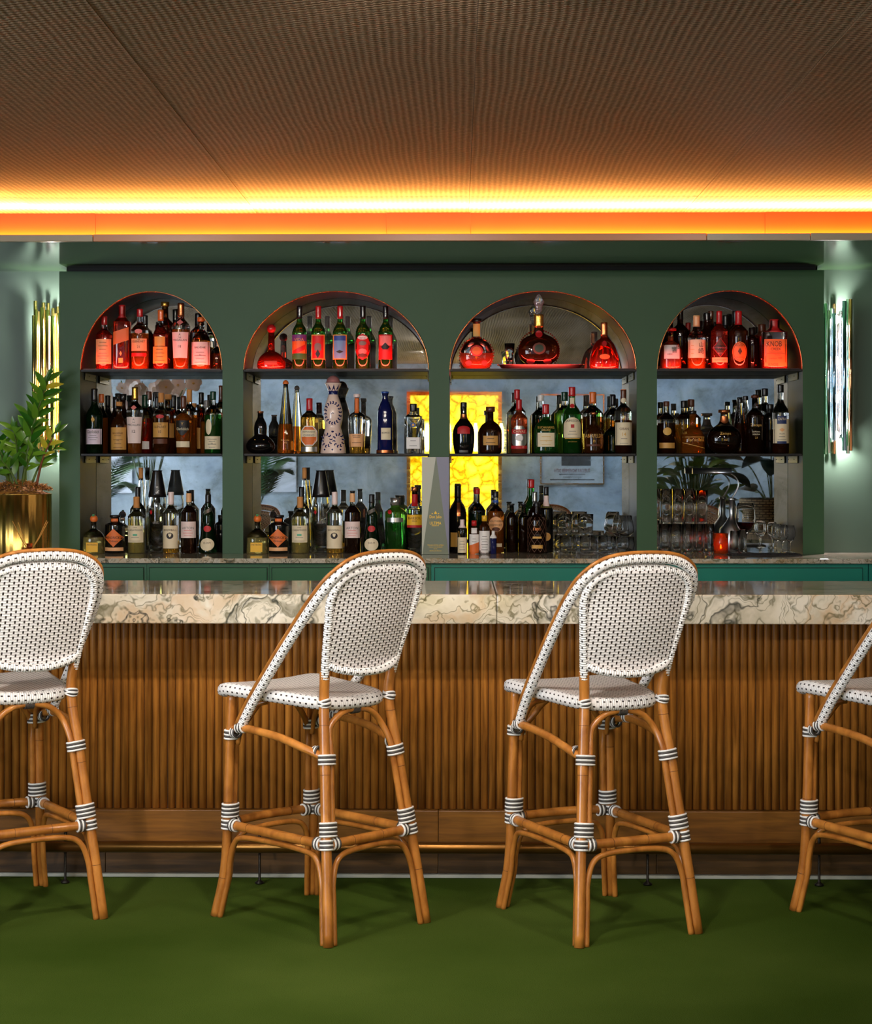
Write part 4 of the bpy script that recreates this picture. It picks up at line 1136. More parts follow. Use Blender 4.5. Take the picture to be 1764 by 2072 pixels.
# ---- counter level: the same run of bottles stands in the two left arches
def run(o, d):
    B('squat clear bottle with round cork and green ribbon', 190 + o, 1042, 44, 3, 'squat', 'tequila', .42, ('ball', 'orange', .20), n=3, dy=-.035, lab=[(1040, 1056, 5, 'green'), (1097, 1116, 24, 'yellow')], txt=[('PATRÓN', 1101, 4.5, 'brown', 22)])
    B('black apothecary bottle with orange diamond label', 233 + o, 1042, 41, 3, 'apoth', 'black', None, ('cork', 'black', .09, 1.25), dy=-.03, lab=[(1069, 1106, 39, 'orange', 'dia'), (1107, 1114, 37, 'peach'), (1049, 1055, 14, 'orange')], txt=[("HENDRICK'S", 1087, 5, 'ink', 33), ('Orbium', 1094, 4, 'ink', 18)])
    B('clear tequila bottle with cork and cream label', 276 + o, 1005, 35, 3, 'std', 'tequila', .42, ('foil', 'wood', .20), lab=[(1063, 1097, 31, 'cream'), (1080, 1084, 9, 'teal')] + lines(1087, 1094, 22, 2, 'grey'), txt=[('CASAMIGOS', 1072, 3.6, 'ink', 28), ('CASA', 1067, 2.4, 'ink')])
    B('bottle with black pourer behind the cream tequila label', 279 + o, 985, 32, 3, 'std', 'tequila', .5, ('foil', 'black', .2), 1)
    B('tall slim decanter with flared glass stopper', 285 + o, 946, 30, 3, 'cone', 'clear', None, ('cork', 'wood', .15, 1.1), 1, dy=.03)
    t = B('tall clear carafe topped by a black cone', 318 + o, 952, 36, 3, 'carafe', 'clear', None, ('none', 'black', .0), 0, dy=.05, cat='carafe', name='carafe', txt=[('elit', 1056, 7, 'grey', 18)], lab=[(1031, 1041, 6, 'red', 'dia', -10)])
    H = Z_(952, 8.625) - ZC; kk = 8.625 / F; q = MB()
    q.lathe([(18.4 * kk, H * .675), (17.5 * kk, H * .72), (9.4 * kk, H * .985), (10 * kk, H * .995), (11.4 * kk, H * 1.0), (8.4 * kk, H * .99)], 28); q.build('cone_sleeve', capm('black'), t)
    B('clear bottle with pale top and cream label of a dark crest', 346 + o, 995, 33, 3, 'std', 'gold', .2, ('foil', 'pink', .21), lab=[(1063, 1109, 31, 'cream'), (1077, 1090, 14, 'ink', 'oval'), (1079, 1086, 6, 'cream', 'shield')], txt=[('SKREWBALL', 1072, 3.6, 'brown', 26)])
    B('dark cognac bottle with beige label', 382 + o, 993, 32, 3, 'std', 'cola', .75, ('cork', 'black', .035, 1.1), lab=[(1055, 1088, 30, 'pink'), (998, 1016, 11, 'peach')] + lines(1073, 1083, 22, 3, 'rose'), txt=[('ARTON', 1068, 5, 'grey', 24)])
    B('dark green liqueur bottle with round cream label and red seal', 421 + o, 1000, 38, 3, 'skirt', 'dgreen', None, ('foil', 'black', .15), lab=[(1088, 1114, 28, 'cream', 'oval'), (1063, 1076, 15, 'red', 'oval'), (1030, 1038, 14, 'silver', 'rect', 0, .5)], txt=[('D.O.M', 1098, 4, 'brown', 14)] )
run(0, 0)
B('dark bottle mostly hidden by pillar at right end', 447, 1042, 26, 3, 'apoth', 'black', None, ('foil', 'black', .1), 1)
run(331, 1)
B('ribbed green gin bottle with steel cap', 800, 1007, 45, 3, 'apoth', 'green', .6, ('screw', 'silver', .14), upper='lime', rib=14, lab=[(1047, 1056, 33, 'silver'), (1031, 1040, 8, 'red', 'oval', -11)] )
B('clear pisco bottle with yellow and red label', 839, 985, 35, 3, 'std', 'clear', None, ('cork', 'copper', .08), lab=[(1041, 1062, 31, 'yellow'), (1062, 1067, 31, 'red'), (1000, 1024, 12, 'red')], txt=[('BARSOL', 1048, 5, 'brown', 27), ('PISCO', 1054, 2.6, 'brown')])

# ---- second arch, upper shelf
B('round fluted decanter with tall stopper', 549, 656, 58, 1, 'onion', 'red', None, ('ball', 'red', .19), sy=.6, n=2.2, lab=[(731, 739, 26, 'brown')])
for i, (u, d, lb, tx, fo) in enumerate((
  (606, 'purple and orange', [(678, 728, 29, 'orange'), (678, 691, 29, 'purple'), (704, 714, 26, 'red', 'rect', 0, .5), (716, 728, 29, 'green')], [('VIDA', 688, 6, 'gold', 24)], 'black'),
  (644, 'red road', [(678, 728, 27, 'gold'), (680, 726, 23, 'red'), (695, 710, 14, 'grey', 'arch'), (708, 726, 10, 'black', 'dia')], [], 'red'),
  (688, 'blue seascape', [(678, 728, 28, 'gold'), (680, 726, 24, 'sky'), (680, 690, 24, 'blue'), (709, 716, 15, 'ink', 'dia')], [], 'red'),
  (734, 'red and white bird', [(676, 729, 30, 'red', 'oval'), (680, 688, 20, 'white', 'oval'), (691, 700, 16, 'grey', 'oval'), (706, 718, 17, 'rose', 'oval'), (716, 724, 20, 'brown', 'oval')], [('MEZCAL', 685, 2.6, 'ink', 16)], 'black'),
  (780, 'pink mountain', [(678, 728, 27, 'red'), (680, 700, 23, 'rose'), (694, 712, 18, 'black', 'dia'), (708, 718, 22, 'red')], [], 'black'))):
    B(f'green mezcal bottle with {d} label', u, 619, 30, 1, 'tall', 'green', None, ('foil', fo, .20), lab=lb, txt=tx)
# ---- second arch, lower shelf
B('black double gourd bottle with copper neck', 527, 832, 58, 2, 'gourd', 'black', None, ('cork', 'copper', .06, 1.15), dy=-.02, txt=[('—', 890, 1.6, 'gold', 20)])
B('tall tapering amber tequila bottle with orange cap', 578, 769, 34, 2, 'cone', 'amber', .40, ('dome', 'orange', .045), txt=[('Don Julio', 891, 4, 'gold', 18), ('1942', 896, 3, 'gold')] )
B('clear bottle with red cap and hexagonal orange label', 626, 806, 37, 2, 'std', 'gold', .65, ('foil', 'red', .22), lab=[(862, 902, 33, 'white', 'hex'), (864, 900, 30, 'orange', 'hex'), (870, 884, 29, 'cream'), (904, 914, 32, 'silver')], txt=[('REPOSADO', 874, 3.4, 'ink', 26), ('CUERVO', 881, 4, 'navy', 24)])
B('clear bottle with pale stopper and peach label', 722, 797, 36, 2, 'shoul', 'gold', .2, ('cork', 'pink', .075), lab=[(878, 904, 31, 'peach'), (806, 836, 8, 'orange')] + lines(885, 896, 20, 2, 'brown'), txt=[('CINCORO', 882, 2.6, 'ink', 24)])
B('tall navy ceramic bottle on a copper foot', 779, 792, 36, 2, 'kom', 'blue', None, ('foil', 'blue', .03), lab=[(866, 890, 19, 'cream', 'rect', 2), (911, 917, 34, 'copper')], txt=[('KOMOS', 876, 3.6, 'ink', 15, 2)])
B('rectangular clear tequila flask with black top', 836, 817, 36, 2, 'box', 'clear', None, ('foil', 'black', .16), n=4, sy=.62, lab=[(885, 908, 27, 'white'), (855, 865, 10, 'blue', 'oval'), (857.5, 862.5, 5, 'gold', 'oval')] + lines(892, 902, 16, 2, 'grey'))
# ceramic carafe, painted blue on white
K['clase'] = [(0, 1.0), (.012, 1.0), (.10, .93), (.22, .80), (.30, .66), (.345, .60), (.39, .66), (.45, .74), (.54, .74), (.62, .64), (.70, .48), (.76, .37), (.80, .40), (.86, .56), (.90, .66), (.905, .62)]
CL = mat('white_ceramic', c(238, 208, 192), .22, coat=.5)
Y = 8.605; x, ztp = PX(674, 760, Y); H = ztp - ZS2; R = 51 * Y / F / 2
PLACED[2].append((x, Y, R)); t = thing('ceramic_bottle', 'white ceramic carafe painted with blue leaves, copper dome on top, lower shelf, second arch', 'bottle', (x, Y, ZS2 + .0004))
P = smooth_prof(K['clase']); q = MB(); q.lathe([(r * R, s * H) for s, r in P], 36); q.build('body', CL, t)
rr = .56 * R; q = MB(); q.lathe([(rr * 1.02, H * .895), (rr * 1.04, H * .905)] + [(max(rr * math.cos(a_ * PI / 14), .0005), H * .905 + H * .095 * math.sin(a_ * PI / 14)) for a_ in range(0, 8)], 28); q.build('stopper', mat('rose_copper', c(226, 150, 146), .3, metal=.5, coat=.5), t)
NAVY = mat('navy_glaze', c(26, 30, 84), .25)
def cl_s(xx, zz, e=.0006):
    r = prof_r(P, zz / H) * R + e; q_ = min(abs(xx) / r, .98); return (xx, -r * math.sqrt(1 - q_ * q_), zz)
kk = Y / F
def leafmark(q, xx, zz, ang, L, Wd):
    i = []
    for a_, b_ in ((0, 0), (.35, .5), (.7, .42), (1, 0), (.7, -.42), (.35, -.5)):
        px_, pz_ = xx + L * a_ * math.cos(ang) - Wd * b_ * math.sin(ang), zz + L * a_ * math.sin(ang) + Wd * b_ * math.cos(ang)
        i.append(q.vert(cl_s(px_, pz_)))
    q.face(i, 0, None, False)
q = MB()
def wreath(q, cx, zc_, rx, rz, n):
    for k_ in range(n):
        a_ = 2 * PI * k_ / n
        for s_ in (-1, 1):
            leafmark(q, cx + rx * math.cos(a_), zc_ + rz * math.sin(a_), a_ + PI / 2 + s_ * .75, 4.6 * kk, 2.7 * kk)
wreath(q, 0, Z_(836, Y) - ZS2, 15 * kk, 21 * kk, 18)
for s_ in (-1, 1): wreath(q, s_ * 12 * kk, Z_(891, Y) - ZS2, 9 * kk, 12 * kk, 10)
for s_ in (-1, 0, 1): leafmark(q, s_ * 16 * kk, Z_(912, Y) - ZS2, PI / 2, 4 * kk, 4 * kk)
for a_ in (1.0, 1.57, 2.1): leafmark(q, 0, Z_(876, Y) - ZS2, a_, 5 * kk, 2.4 * kk)
for s_ in range(-2, 3): leafmark(q, s_ * 1.6 * kk, Z_(838, Y) - ZS2, PI / 2 + s_ * .5, 4 * kk, 1.6 * kk)
q.build('painted_leaves', NAVY, t)
q = MB()
for k_ in range(9):   # blue zigzag collar
    a0 = 2 * PI * k_ / 9 - .2
    pts = []
    for da, s_ in ((0, .80), (.70, .80), (.35, .885)):
        r = prof_r(P, s_) * R + .0007; pts.append(q.vert((r * math.sin(a0 + da), -r * math.cos(a0 + da), s_ * H)))
    q.face(pts, 0, None, False)
q.lathe([(prof_r(P, s_) * R + .0005, s_ * H) for s_ in (.755, .77, .785, .80)], 30, cap=False)
q.build('blue_collar', NAVY, t)

# ---- third arch, upper shelf
B('flat round cognac decanter half full, its rim beaded', 964, 645, 68, 1, 'disc', 'rosy', .33, ('cork', 'black', .09, 1.5), sy=.42, dy=-.01, lab=[(699, 722, 25, 'red', 'oval'), (702, 719, 18, 'orange', 'oval'), (655, 681, 14, 'gold'), (730, 741, 12, 'red', 'oval', -16), (730, 741, 12, 'red', 'oval', 16)])
z_tray = ZS1 + .0222
t = B('large round crystal cognac decanter with frilled edge, dark inside', 1090, 636, 84, 1, 'disc', 'dark', None, ('foil', 'gold', .26), sy=.42, z0=z_tray, lab=[(669, 684, 14, 'red', 'oval'), (694, 718, 26, 'brown', 'oval'), (698, 714, 18, 'dgreen', 'oval'), (727, 737, 17, 'red', 'oval', -17), (727, 737, 17, 'red', 'oval', 17)])
kk = 8.605 / F; H = Z_(636, 8.605) - z_tray; q = MB()
q.lathe([(4.5 * kk, H), (5 * kk, H + 4 * kk), (9 * kk, H + 8 * kk), (8 * kk, H + 12 * kk), (10 * kk, H + 18 * kk), (13.5 * kk, H + 25 * kk), (10 * kk, H + 31 * kk), (7 * kk, H + 36 * kk), (3 * kk, H + 40 * kk), (.5 * kk, H + 41 * kk)], 16, sy=.5, rib=8, ribd=.35)
q.build('stopper', mat('crystal_stopper', (.97, .9, .92, 1), .02, trans=.85, coat=.4), t)
def beads(t, R, zc_, z0_, a0, a1, n, r, m_, ysc=1):
    q = MB()
    for i in range(n):
        a_ = a0 + (a1 - a0) * i / (n - 1); q.sphere((R * math.cos(a_), 0, zc_ + R * math.sin(a_) * ysc), r, seg=8, rings=5)
    q.build('beading', m_, t)
M_REDGL = mat('red_crystal', c(150, 40, 24), .05, trans=.5)
beads(t, 41 * kk, H * .29, 0, -.9, PI * .5 + .9 * 1.25, 30, 1.9 * kk, M_REDGL)
Yd = 8.645
for o_ in [o for o in COL.objects if o.get('label', '').startswith('flat round cognac')]:
    beads(o_, 35 * kk, (Z_(645, 8.595) - ZS1) * .30, 0, -.95, PI + .95, 30, 1.5 * kk, M_REDGL)
B('bell shaped cognac bottle with grape relief and red oval seal', 1222, 652, 60, 1, 'bell', 'red', .8, ('foil', 'copper', .30), sy=.62, n=2.4, dy=-.01, lab=[(717, 728, 21, 'orange', 'oval'), (690, 702, 9, 'red', 'oval')])
Yt = 8.632; xt = X_(1094, Yt)
t = thing('serving_tray', 'low silver tray under the crystal decanter, upper shelf, third arch', 'tray', (xt, Yt, ZS1))
q = MB(); w = 87 * Yt / F
q.lathe([(.001, .0008), (w * .86, .0008), (w * .88, .003), (w * .96, .021), (w * .99, .0245), (w, .0262), (w * .985, .0260), (w * .93, .0225), (w * .9, .0215), (.001, .0215)], 48, sy=.36, n=4); q.build('dish', mat('tray_silver', c(96, 96, 106), .35, metal=1), t)
q = MB()
for k_ in range(26):
    a_ = 2 * PI * k_ / 26; cx_, sx_ = math.cos(a_), math.sin(a_); f_ = (abs(cx_) ** 4 + abs(sx_) ** 4) ** -.25
    q.sphere((w * f_ * cx_, w * .36 * f_ * sx_, .0262), .0024, seg=8, rings=5)
q.build('beaded_rim', M_RIM, t)

def tumbler(desc, u, v0, v1, w, Y, z=None, rib=0, taper=.9, thick=.0022, name='tumbler', cat='glass', group=None, base=.007, m_=None, u_shape=None, tint=None):
    x, zt = PX(u, v0, Y); zb = PX(u, v1, Y)[1] if z is None else z
    H = zt - zb; R = w * Y / F / 2; r0 = R * taper
    t = thing(name, desc, cat, (x, Y, zb), 0, group)
    q = MB()
    prof = u_shape(R, H) if u_shape else [(r0 * .92, 0), (r0, .0015), (r0 + (R - r0) * .5, H * .5), (R, H - .0008), (R - thick * .5, H), (R - thick, H - .0008), (r0 + (R - r0) * .5 - thick, H * .5), (r0 - thick, base + .002), (r0 * .6, base)]
    q.lathe(prof, 36 if rib else 28, rib=rib, ribd=.055 if rib else 0)
    q.build('bowl', m_ or M_THIN, t); return t
tumbler('small shot glass on the silver tray left of the crystal decanter, third arch', 1031, 695, 736, 21, 8.59, z=ZS1 + .0220, taper=.62, name='shot_glass', base=.022)

# ---- third arch, lower shelf
B('black bottle with grape relief and red collar', 938, 814, 44, 2, 'belly', 'black', None, ('foil', 'black', .10), dy=-.01, lab=[(862, 878, 25, 'red', 'arch'), (838, 848, 16, 'copper'), (911, 916, 18, 'silver')])
B('fat brown bourbon bottle with dark stopper and tan label', 992, 823, 47, 2, 'round', 'dark', None, ('cork', 'brown', .13, 1.5), lab=[(882, 901, 29, 'tan')] + lines(888, 896, 20, 2, 'ink'))
B('red capped whisky bottle with silver shield label', 1050, 808, 34, 2, 'std', 'rosy', None, ('foil', 'red', .2), lab=[(862, 908, 30, 'silver', 'hex'), (869, 878, 29, 'red'), (880, 893, 16, 'white', 'oval'), (902, 908, 32, 'red')], txt=[('CHIVAS', 873.5, 5, 'cream', 25), ('12', 905, 3.5, 'cream', 8, 8)])
B('tall clear whisky bottle with dark red top behind silver shield label', 1046, 788, 34, 2, 'std', 'tequila', .6, ('foil', 'red', .16), 1)
B('round shouldered green bottle with red foil and cream label', 1104, 818, 48, 2, 'round', 'green', .75, ('foil', 'red', .20), sy=.7, lab=[(876, 904, 34, 'cream')] + lines(884, 900, 26, 3, 'gold'), txt=[("BUCHANAN'S", 865, 5, 'gold', 33), ('DELUXE', 870.5, 3.4, 'gold', 18), ('12', 892, 3.5, 'gold')])
B('dark green bottle with white cap behind round green bottle', 1094, 799, 38, 2, 'std', 'dgreen', .7, ('foil', 'white', .11), 1)
B('tall green whiskey bottle with red cap and cream arched label', 1157, 783, 37, 2, 'tall', 'green', None, ('foil', 'red', .14), lab=[(845, 886, 34, 'cream', 'arch'), (805, 826, 9, 'cream'), (817, 826, 9, 'red', 'oval'), (859, 866, 7, 'red')] + lines(873, 879, 20, 2, 'grey') + [(887, 888.2, 30, 'gold')], txt=[('JAMESON', 852.5, 6, 'ink', 30), ('John Jameson', 894, 3, 'gold', 26)])
B('bright green bottle behind the cream arched label', 1142, 793, 40, 2, 'std', 'lime', .7, ('foil', 'dgreen', .15), 1)
B('round amber scotch bottle with gold printed name', 1201, 834, 40, 2, 'round', 'brown', .7, ('cork', 'copper', .08), lab=[(899, 903, 30, 'brown')], txt=[('ABERFELDY', 882, 7, 'gold', 36), ('12', 893, 4, 'gold')], dy=-.02)
B('taller amber bottle with orange and black top in second row', 1199, 793, 42, 2, 'std', 'brown', .6, ('foil', 'orange', .19), 1)
B('dark green flat round bottle behind cream label', 1234, 842, 38, 2, 'round', 'dgreen', .6, ('foil', 'black', .1), 1)
B('olive bottle with black top in second row left', 1240, 799, 32, 2, 'std', 'gold', .6, ('foil', 'black', .19), 1)
B('dark bottle with brown top in second row right', 1252, 802, 30, 2, 'std', 'amber', .6, ('foil', 'brown', .17), 1)
B('scotch bottle with orange top and large cream label at right end', 1261, 788, 35, 2, 'std', 'dark', .52, ('foil', 'brown', .2), lab=[(855, 901, 33, 'cream'), (788, 792, 12, 'orange'), (805, 816, 11, 'cream', 'oval')] + lines(888, 897, 18, 2, 'grey'), txt=[('OBAN', 868, 5, 'brown', 18), ('14', 879, 7, 'gold')])
# ---- third arch, counter
B('black liqueur bottle with gold neck and square yellow label', 926, 981, 35, 3, 'tall', 'black', None, ('foil', 'black', .2), 0, dy=.05, lab=[(1077, 1106, 17, 'gold', 'rect', -6), (1017, 1044, 7, 'copper', 'rect', 2)])
B('small bitters bottle with pale cap and grey label', 935, 1051, 20, 3, 'slim', 'clear', None, ('foil', 'pink', .24), dy=-.05, lab=[(1087, 1118, 18, 'cream')] + lines(1095, 1112, 12, 4, 'grey'))
B('bitters bottle with red cap and orange striped label', 959, 1053, 20, 3, 'slim', 'brown', None, ('screw', 'red', .16), dy=-.05, lab=[(1081, 1121, 19, 'white'), (1100, 1121, 19, 'orange', 'rect', 0, .35), (1068, 1079, 11, 'white')] + lines(1090, 1096, 10, 2, 'grey'))
B('bitters bottle with yellow cap in an oversized white label', 980, 1043, 21, 3, 'slim', 'brown', None, ('screw', 'yellow', .15), dy=-.05, lab=[(1074, 1120, 20.5, 'white')] + lines(1085, 1112, 14, 6, 'grey'))
B('tiny dropper bottle with white bulb', 998, 1074, 13, 3, 'apoth', 'blue', None, ('foil', 'white', .32), dy=-.06)
B('green bottle with dark red cap behind the bitters', 965, 988, 34, 3, 'std', 'dgreen', .6, ('foil', 'red', .09), 1)
B('dark bottle with blue cap behind the red capped bitters', 960, 1020, 26, 3, 'tall', 'cola', None, ('foil', 'blue', .18), 1)
B('liqueur bottle with round cream badge and blue collar', 1003, 994, 33, 3, 'std', 'amber', .68, ('foil', 'black', .10), 0, dy=.06, lab=[(1045, 1076, 29, 'peach', 'oval'), (1012, 1017, 12, 'blue'), (1099, 1106, 24, 'cream'), (1066, 1075, 16, 'brown', 'oval')], txt=[('SOUTHERN', 1054, 3.8, 'brown', 26), ('COMFORT', 1062, 3.8, 'brown', 26)])
B('slim dark bottle with black stopper left of another alike', 1035, 1019, 22, 3, 'slim', 'cola', .8, ('cork', 'black', .05), 1)
B('slim dark bottle with black stopper beside netted bottle', 1056, 1019, 21, 3, 'slim', 'cola', .7, ('cork', 'black', .05), 1)
B('green wine bottle with red top behind netted bottle', 1075, 970, 32, 3, 'tall', 'green', None, ('foil', 'red', .12), 1)
B('dark bottle with silver neck foil behind netted bottle', 1082, 995, 28, 3, 'std', 'cola', .8, ('foil', 'silver', .18), 1)
B('dark rum bottle with black cap and round tan seal', 1105, 985, 28, 3, 'std', 'black', .68, ('foil', 'black', .13), 0, dy=.07, lab=[(1077, 1094, 17, 'tan', 'oval'), (1003, 1024, 12, 'pink')], upper='tequila')
t = B('dark rum bottle dressed in copper netting', 1086, 1017, 37, 3, 'std', 'cola', None, ('foil', 'black', .09), lab=[(1102, 1109, 22, 'gold'), (1085, 1089, 18, 'gold')], txt=[('1888', 1070, 6, 'copper', 20)])
Yn = 8.575; H = Z_(1017, Yn) - ZC; R = 37 * Yn / F / 2; Pn = smooth_prof(K['std']); q = MB()
for s_ in (-1, 1):
    for k_ in range(10):
        pts = []
        for j in range(25):
            zz = .03 + .68 * j / 24; r = prof_r(Pn, zz) * R + .0012; a_ = 2 * PI * k_ / 10 + s_ * 2.6 * j / 24
            pts.append((r * math.cos(a_), r * math.sin(a_), zz * H))
        q.tube(pts, .00065, 4, smooth=False, caps=False)
q.build('netting', mat('copper_wire', c(176, 132, 110), .35, metal=.8), t)
# tumblers and tulip glasses
TUM = dict(rib=12, taper=.94)
for i, (u, d) in enumerate(((1150, 'left'), (1190, 'middle'), (1228, 'right'))):
    tumbler(f'fluted low tumbler, {d} of the front three in the third arch', u, 1085, 1123, 37, 8.56, z=ZC + .0004, group='fluted tumblers in the third arch', **TUM)
for u, d in ((1139, 'leftmost at the back'), (1176, 'second from the left at the back'), (1212, 'third from the left at the back')):
    tumbler(f'fluted low tumbler, {d} under the stacked tumblers', u, 1083, 1118, 36, 8.69, z=ZC + .0004, group='fluted tumblers in the third arch', **TUM)
for u, d in ((1141, 'left'), (1184, 'right')):
    tumbler(f'fluted tumbler stacked {d} on top of the back row, third arch', u, 1040, 1080, 33, 8.69, z=PX(900, 1083, 8.69)[1] + .0015, group='fluted tumblers in the third arch', **TUM)
def tulip(R, H): return [(R * .45, 0), (R * .55, .001), (R * .95, H * .18), (R, H * .34), (R * .88, H * .62), (R * .70, H - .0008), (R * .68, H), (R * .66, H - .0008), (R * .84, H * .62), (R * .95, H * .34), (R * .88, H * .19), (R * .3, H * .06)]
def bowl(R, H): return [(R * .6, 0), (R * .8, .002), (R, H * .5), (R * .9, H - .0008), (R * .88, H), (R * .86, H - .001), (R * .95, H * .5), (R * .74, .006), (R * .2, .005)]
for u, Y, d in ((1265, 8.57, 'front'), (1255, 8.68, 'rear')):
    tumbler(f'squat glass bowl, {d} one at right end of third arch counter', u, 1086, 1120, 38, Y, z=ZC + .0004, name='glass_bowl', group='bowls and tulip glasses in the third arch', u_shape=bowl)
    tumbler(f'stemless tulip glass standing on the {d} glass bowl, third arch', u, 1043, 1082, 36, Y, z=PX(u, 1086, Y)[1] + .0012, name='tulip_glass', group='bowls and tulip glasses in the third arch', u_shape=tulip)

# ---- tall tapered gift box on the counter before the pillar
Yx = 8.44; t = thing('bottle_box', 'tall grey faceted gift box standing before the pillar between second and third arch', 'box', (X_(881, Yx), Yx, ZC + .0004))
k = Yx / F; zz = lambda v: Z_(v, Yx, 881) - ZC - .0004
hw, ht = 27.5 * k, zz(925); dp = .055
M1, M2, M3 = mat('box_pale', c(186, 188, 172), .35), mat('box_grey', c(112, 122, 106), .32), mat('box_mauve', c(126, 128, 150), .32)
q = MB(); q.box(-hw, hw, 0, dp * 2, 0, ht, bev=.001); q.build('carton', M2, t)
fy = -.0006
def facet(name, pts, m_, bulge=0):
    q = MB(); i = [q.vert((a_, fy - bulge * (d if False else 0), z_)) for a_, z_ in pts]; q.face(i, 0, None, False)
    j = [q.vert((a_, 0.0005, z_)) for a_, z_ in pts]
    for a_ in range(len(pts)): q.face((i[a_], j[a_], j[(a_ + 1) % len(pts)], i[(a_ + 1) % len(pts)]), 0, None, False)
    q.build(name, m_, t)
facet('left_facet', [(-hw, ht), (-hw, .001), (-hw * .97, .001), (0.001 * 0 + hw * .02, ht)], M1)
facet('right_facet', [(hw * .06, ht), (hw * .97, .001), (hw, .001), (hw, ht)], M3)
def flat(t, s, v, h, wmax, m_, du=0):
    V, Fc = text_mesh(s); tw = text_w(s); sx = min(1, wmax / (tw * h)) * h * k; q = MB()
    for a_, b_ in V: q.vert((du * k + a_ * sx, -.0014, zz(v) + b_ * h * k))
    for f in Fc: q.face(f, 0, None, False)
    q.build('lettering', m_, t)
GP = mat('gold_print', c(240, 196, 64), .3, metal=.4)
for s, v, h, wm in (('Don Julio', 1046.5, 8, 24), ('ULTIMA', 1058.5, 6, 23), ('RESERVA', 1063.5, 2.6, 20), ('TEQUILA EXTRA AÑEJO', 1103, 3.4, 39), ('TEQUILA 100% DE AGAVE', 1107, 2, 30), ('750 ML', 1110.5, 1.8, 12), ('HECHO EN MEXICO', 1114.5, 2, 24)): flat(t, s, v, h, wm, GP)
q = MB()
for a_ in range(-2, 3): q.box((a_ * 1.0 - .35) * k, (a_ * 1.0 + .35) * k, -.0013, -.0007, zz(1040), zz(1037 - 3 * (2 - abs(a_)) / 2))
for a_ in (-6.5, 6): q.box((a_ - 1.2) * k, (a_ + 1.2) * k, -.0013, -.0007, zz(1040), zz(1038.5))
q.build('emblem', GP, t)

# ---- rightmost arch, upper shelf
B('faceted decanter with glass stopper and pink label', 1357, 664, 42, 1, 'round', 'rosy', .8, ('cork', 'red', .09, 2.0), n=2.6, lab=[(699, 727, 31, 'pink')], txt=[('響', 709, 12, 'ink', 14, 5), ('HIBIKI', 718, 3, 'brown', 14, -4)])
B('bottle with cream label of large brush characters', 1409, 638, 36, 1, 'tall', 'amber', .5, ('foil', 'peach', .21), lab=[(688, 725, 34, 'cream')] + lines(700, 716, 8, 3, 'gold', -10), txt=[('山', 698, 10, 'ink', 12, 7), ('崎', 711, 12, 'ink', 12, 7)])
B('red bottle with dark diamond label and pale band', 1455, 629, 34, 1, 'std', 'red', None, ('foil', 'red', .22), lab=[(685, 724, 31, 'red', 'dia'), (686.5, 722.5, 28, 'brown', 'dia'), (700, 709, 30, 'black', 'oval'), (724, 734, 31, 'peach')], txt=[('RITTENHOUSE', 704.5, 3.6, 'rose', 27), ('RYE', 716, 3.5, 'rose', 10), ('KENTUCKY', 729, 3, 'red', 24)])
B('bottle with large orange oval label and long red neck', 1494, 629, 38, 1, 'std', 'dark', None, ('foil', 'red', .24), lab=[(692, 733, 29, 'orange', 'oval'), (694, 731, 26, 'brown', 'oval'), (695, 730, 24.5, 'orange', 'oval'), (705, 719, 9, 'brown', 'dia')], txt=[("MICHTER'S", 700, 3.6, 'brown', 20), ('ORIGINAL', 724, 3, 'brown', 17)])
B('flat squarish bourbon flask with big orange label', 1567, 646, 50, 1, 'box', 'red', .5, ('foil', 'red', .26), n=5, sy=.55, lab=[(687, 734, 45, 'orange'), (734, 742, 45, 'orange')] + lines(713, 716, 38, 2, 'brown', 0, .7), txt=[('KNOB', 696.5, 11, 'ink', 30, -3), ('CREEK', 707, 5, 'ink', 30, 0), ('WHISKEY', 719, 2.2, 'ink', 18, 4), ('100', 725, 4, 'ink', 9, 9), ('small batch', 726, 2.4, 'ink', 16, -6), ('KNOB', 738, 5, 'brown', 24, -5)])
for u, vt, w, kd, g, cp, d, ex in (
  (1376, 627, 36, 'std', 'cola', ('foil', 'black', .17), 'dark bottle with black top behind pink label decanter', ()),
  (1392, 653, 30, 'std', 'red', ('foil', 'red', .14), 'red bottle in second row left of brush character label', ((702, 738, 18, 'rose'),)),
  (1430, 633, 34, 'tall', 'dark', ('foil', 'black', .14), 'dark bottle right behind brush character label', ()),
  (1438, 629, 32, 'std', 'dark', ('foil', 'brown', .12), 'dark bottle left behind diamond label', ()),
  (1468, 638, 32, 'tall', 'black', ('foil', 'black', .2), 'black bottle between diamond and oval labels', ()),
  (1487, 629, 34, 'std', 'dark', ('foil', 'black', .2), 'dark bottle directly behind orange oval label', ()),
  (1521, 663, 30, 'box', 'cola', ('cork', 'black', .2, 1.2), 'short dark square bottle right of orange oval label', ()),
  (1541, 656, 40, 'box', 'red', ('foil', 'brown', .26), 'red flask behind the big orange label', ())):
    B(d, u, vt, w, 1, kd, g, None, cp, 1, lab=ex)
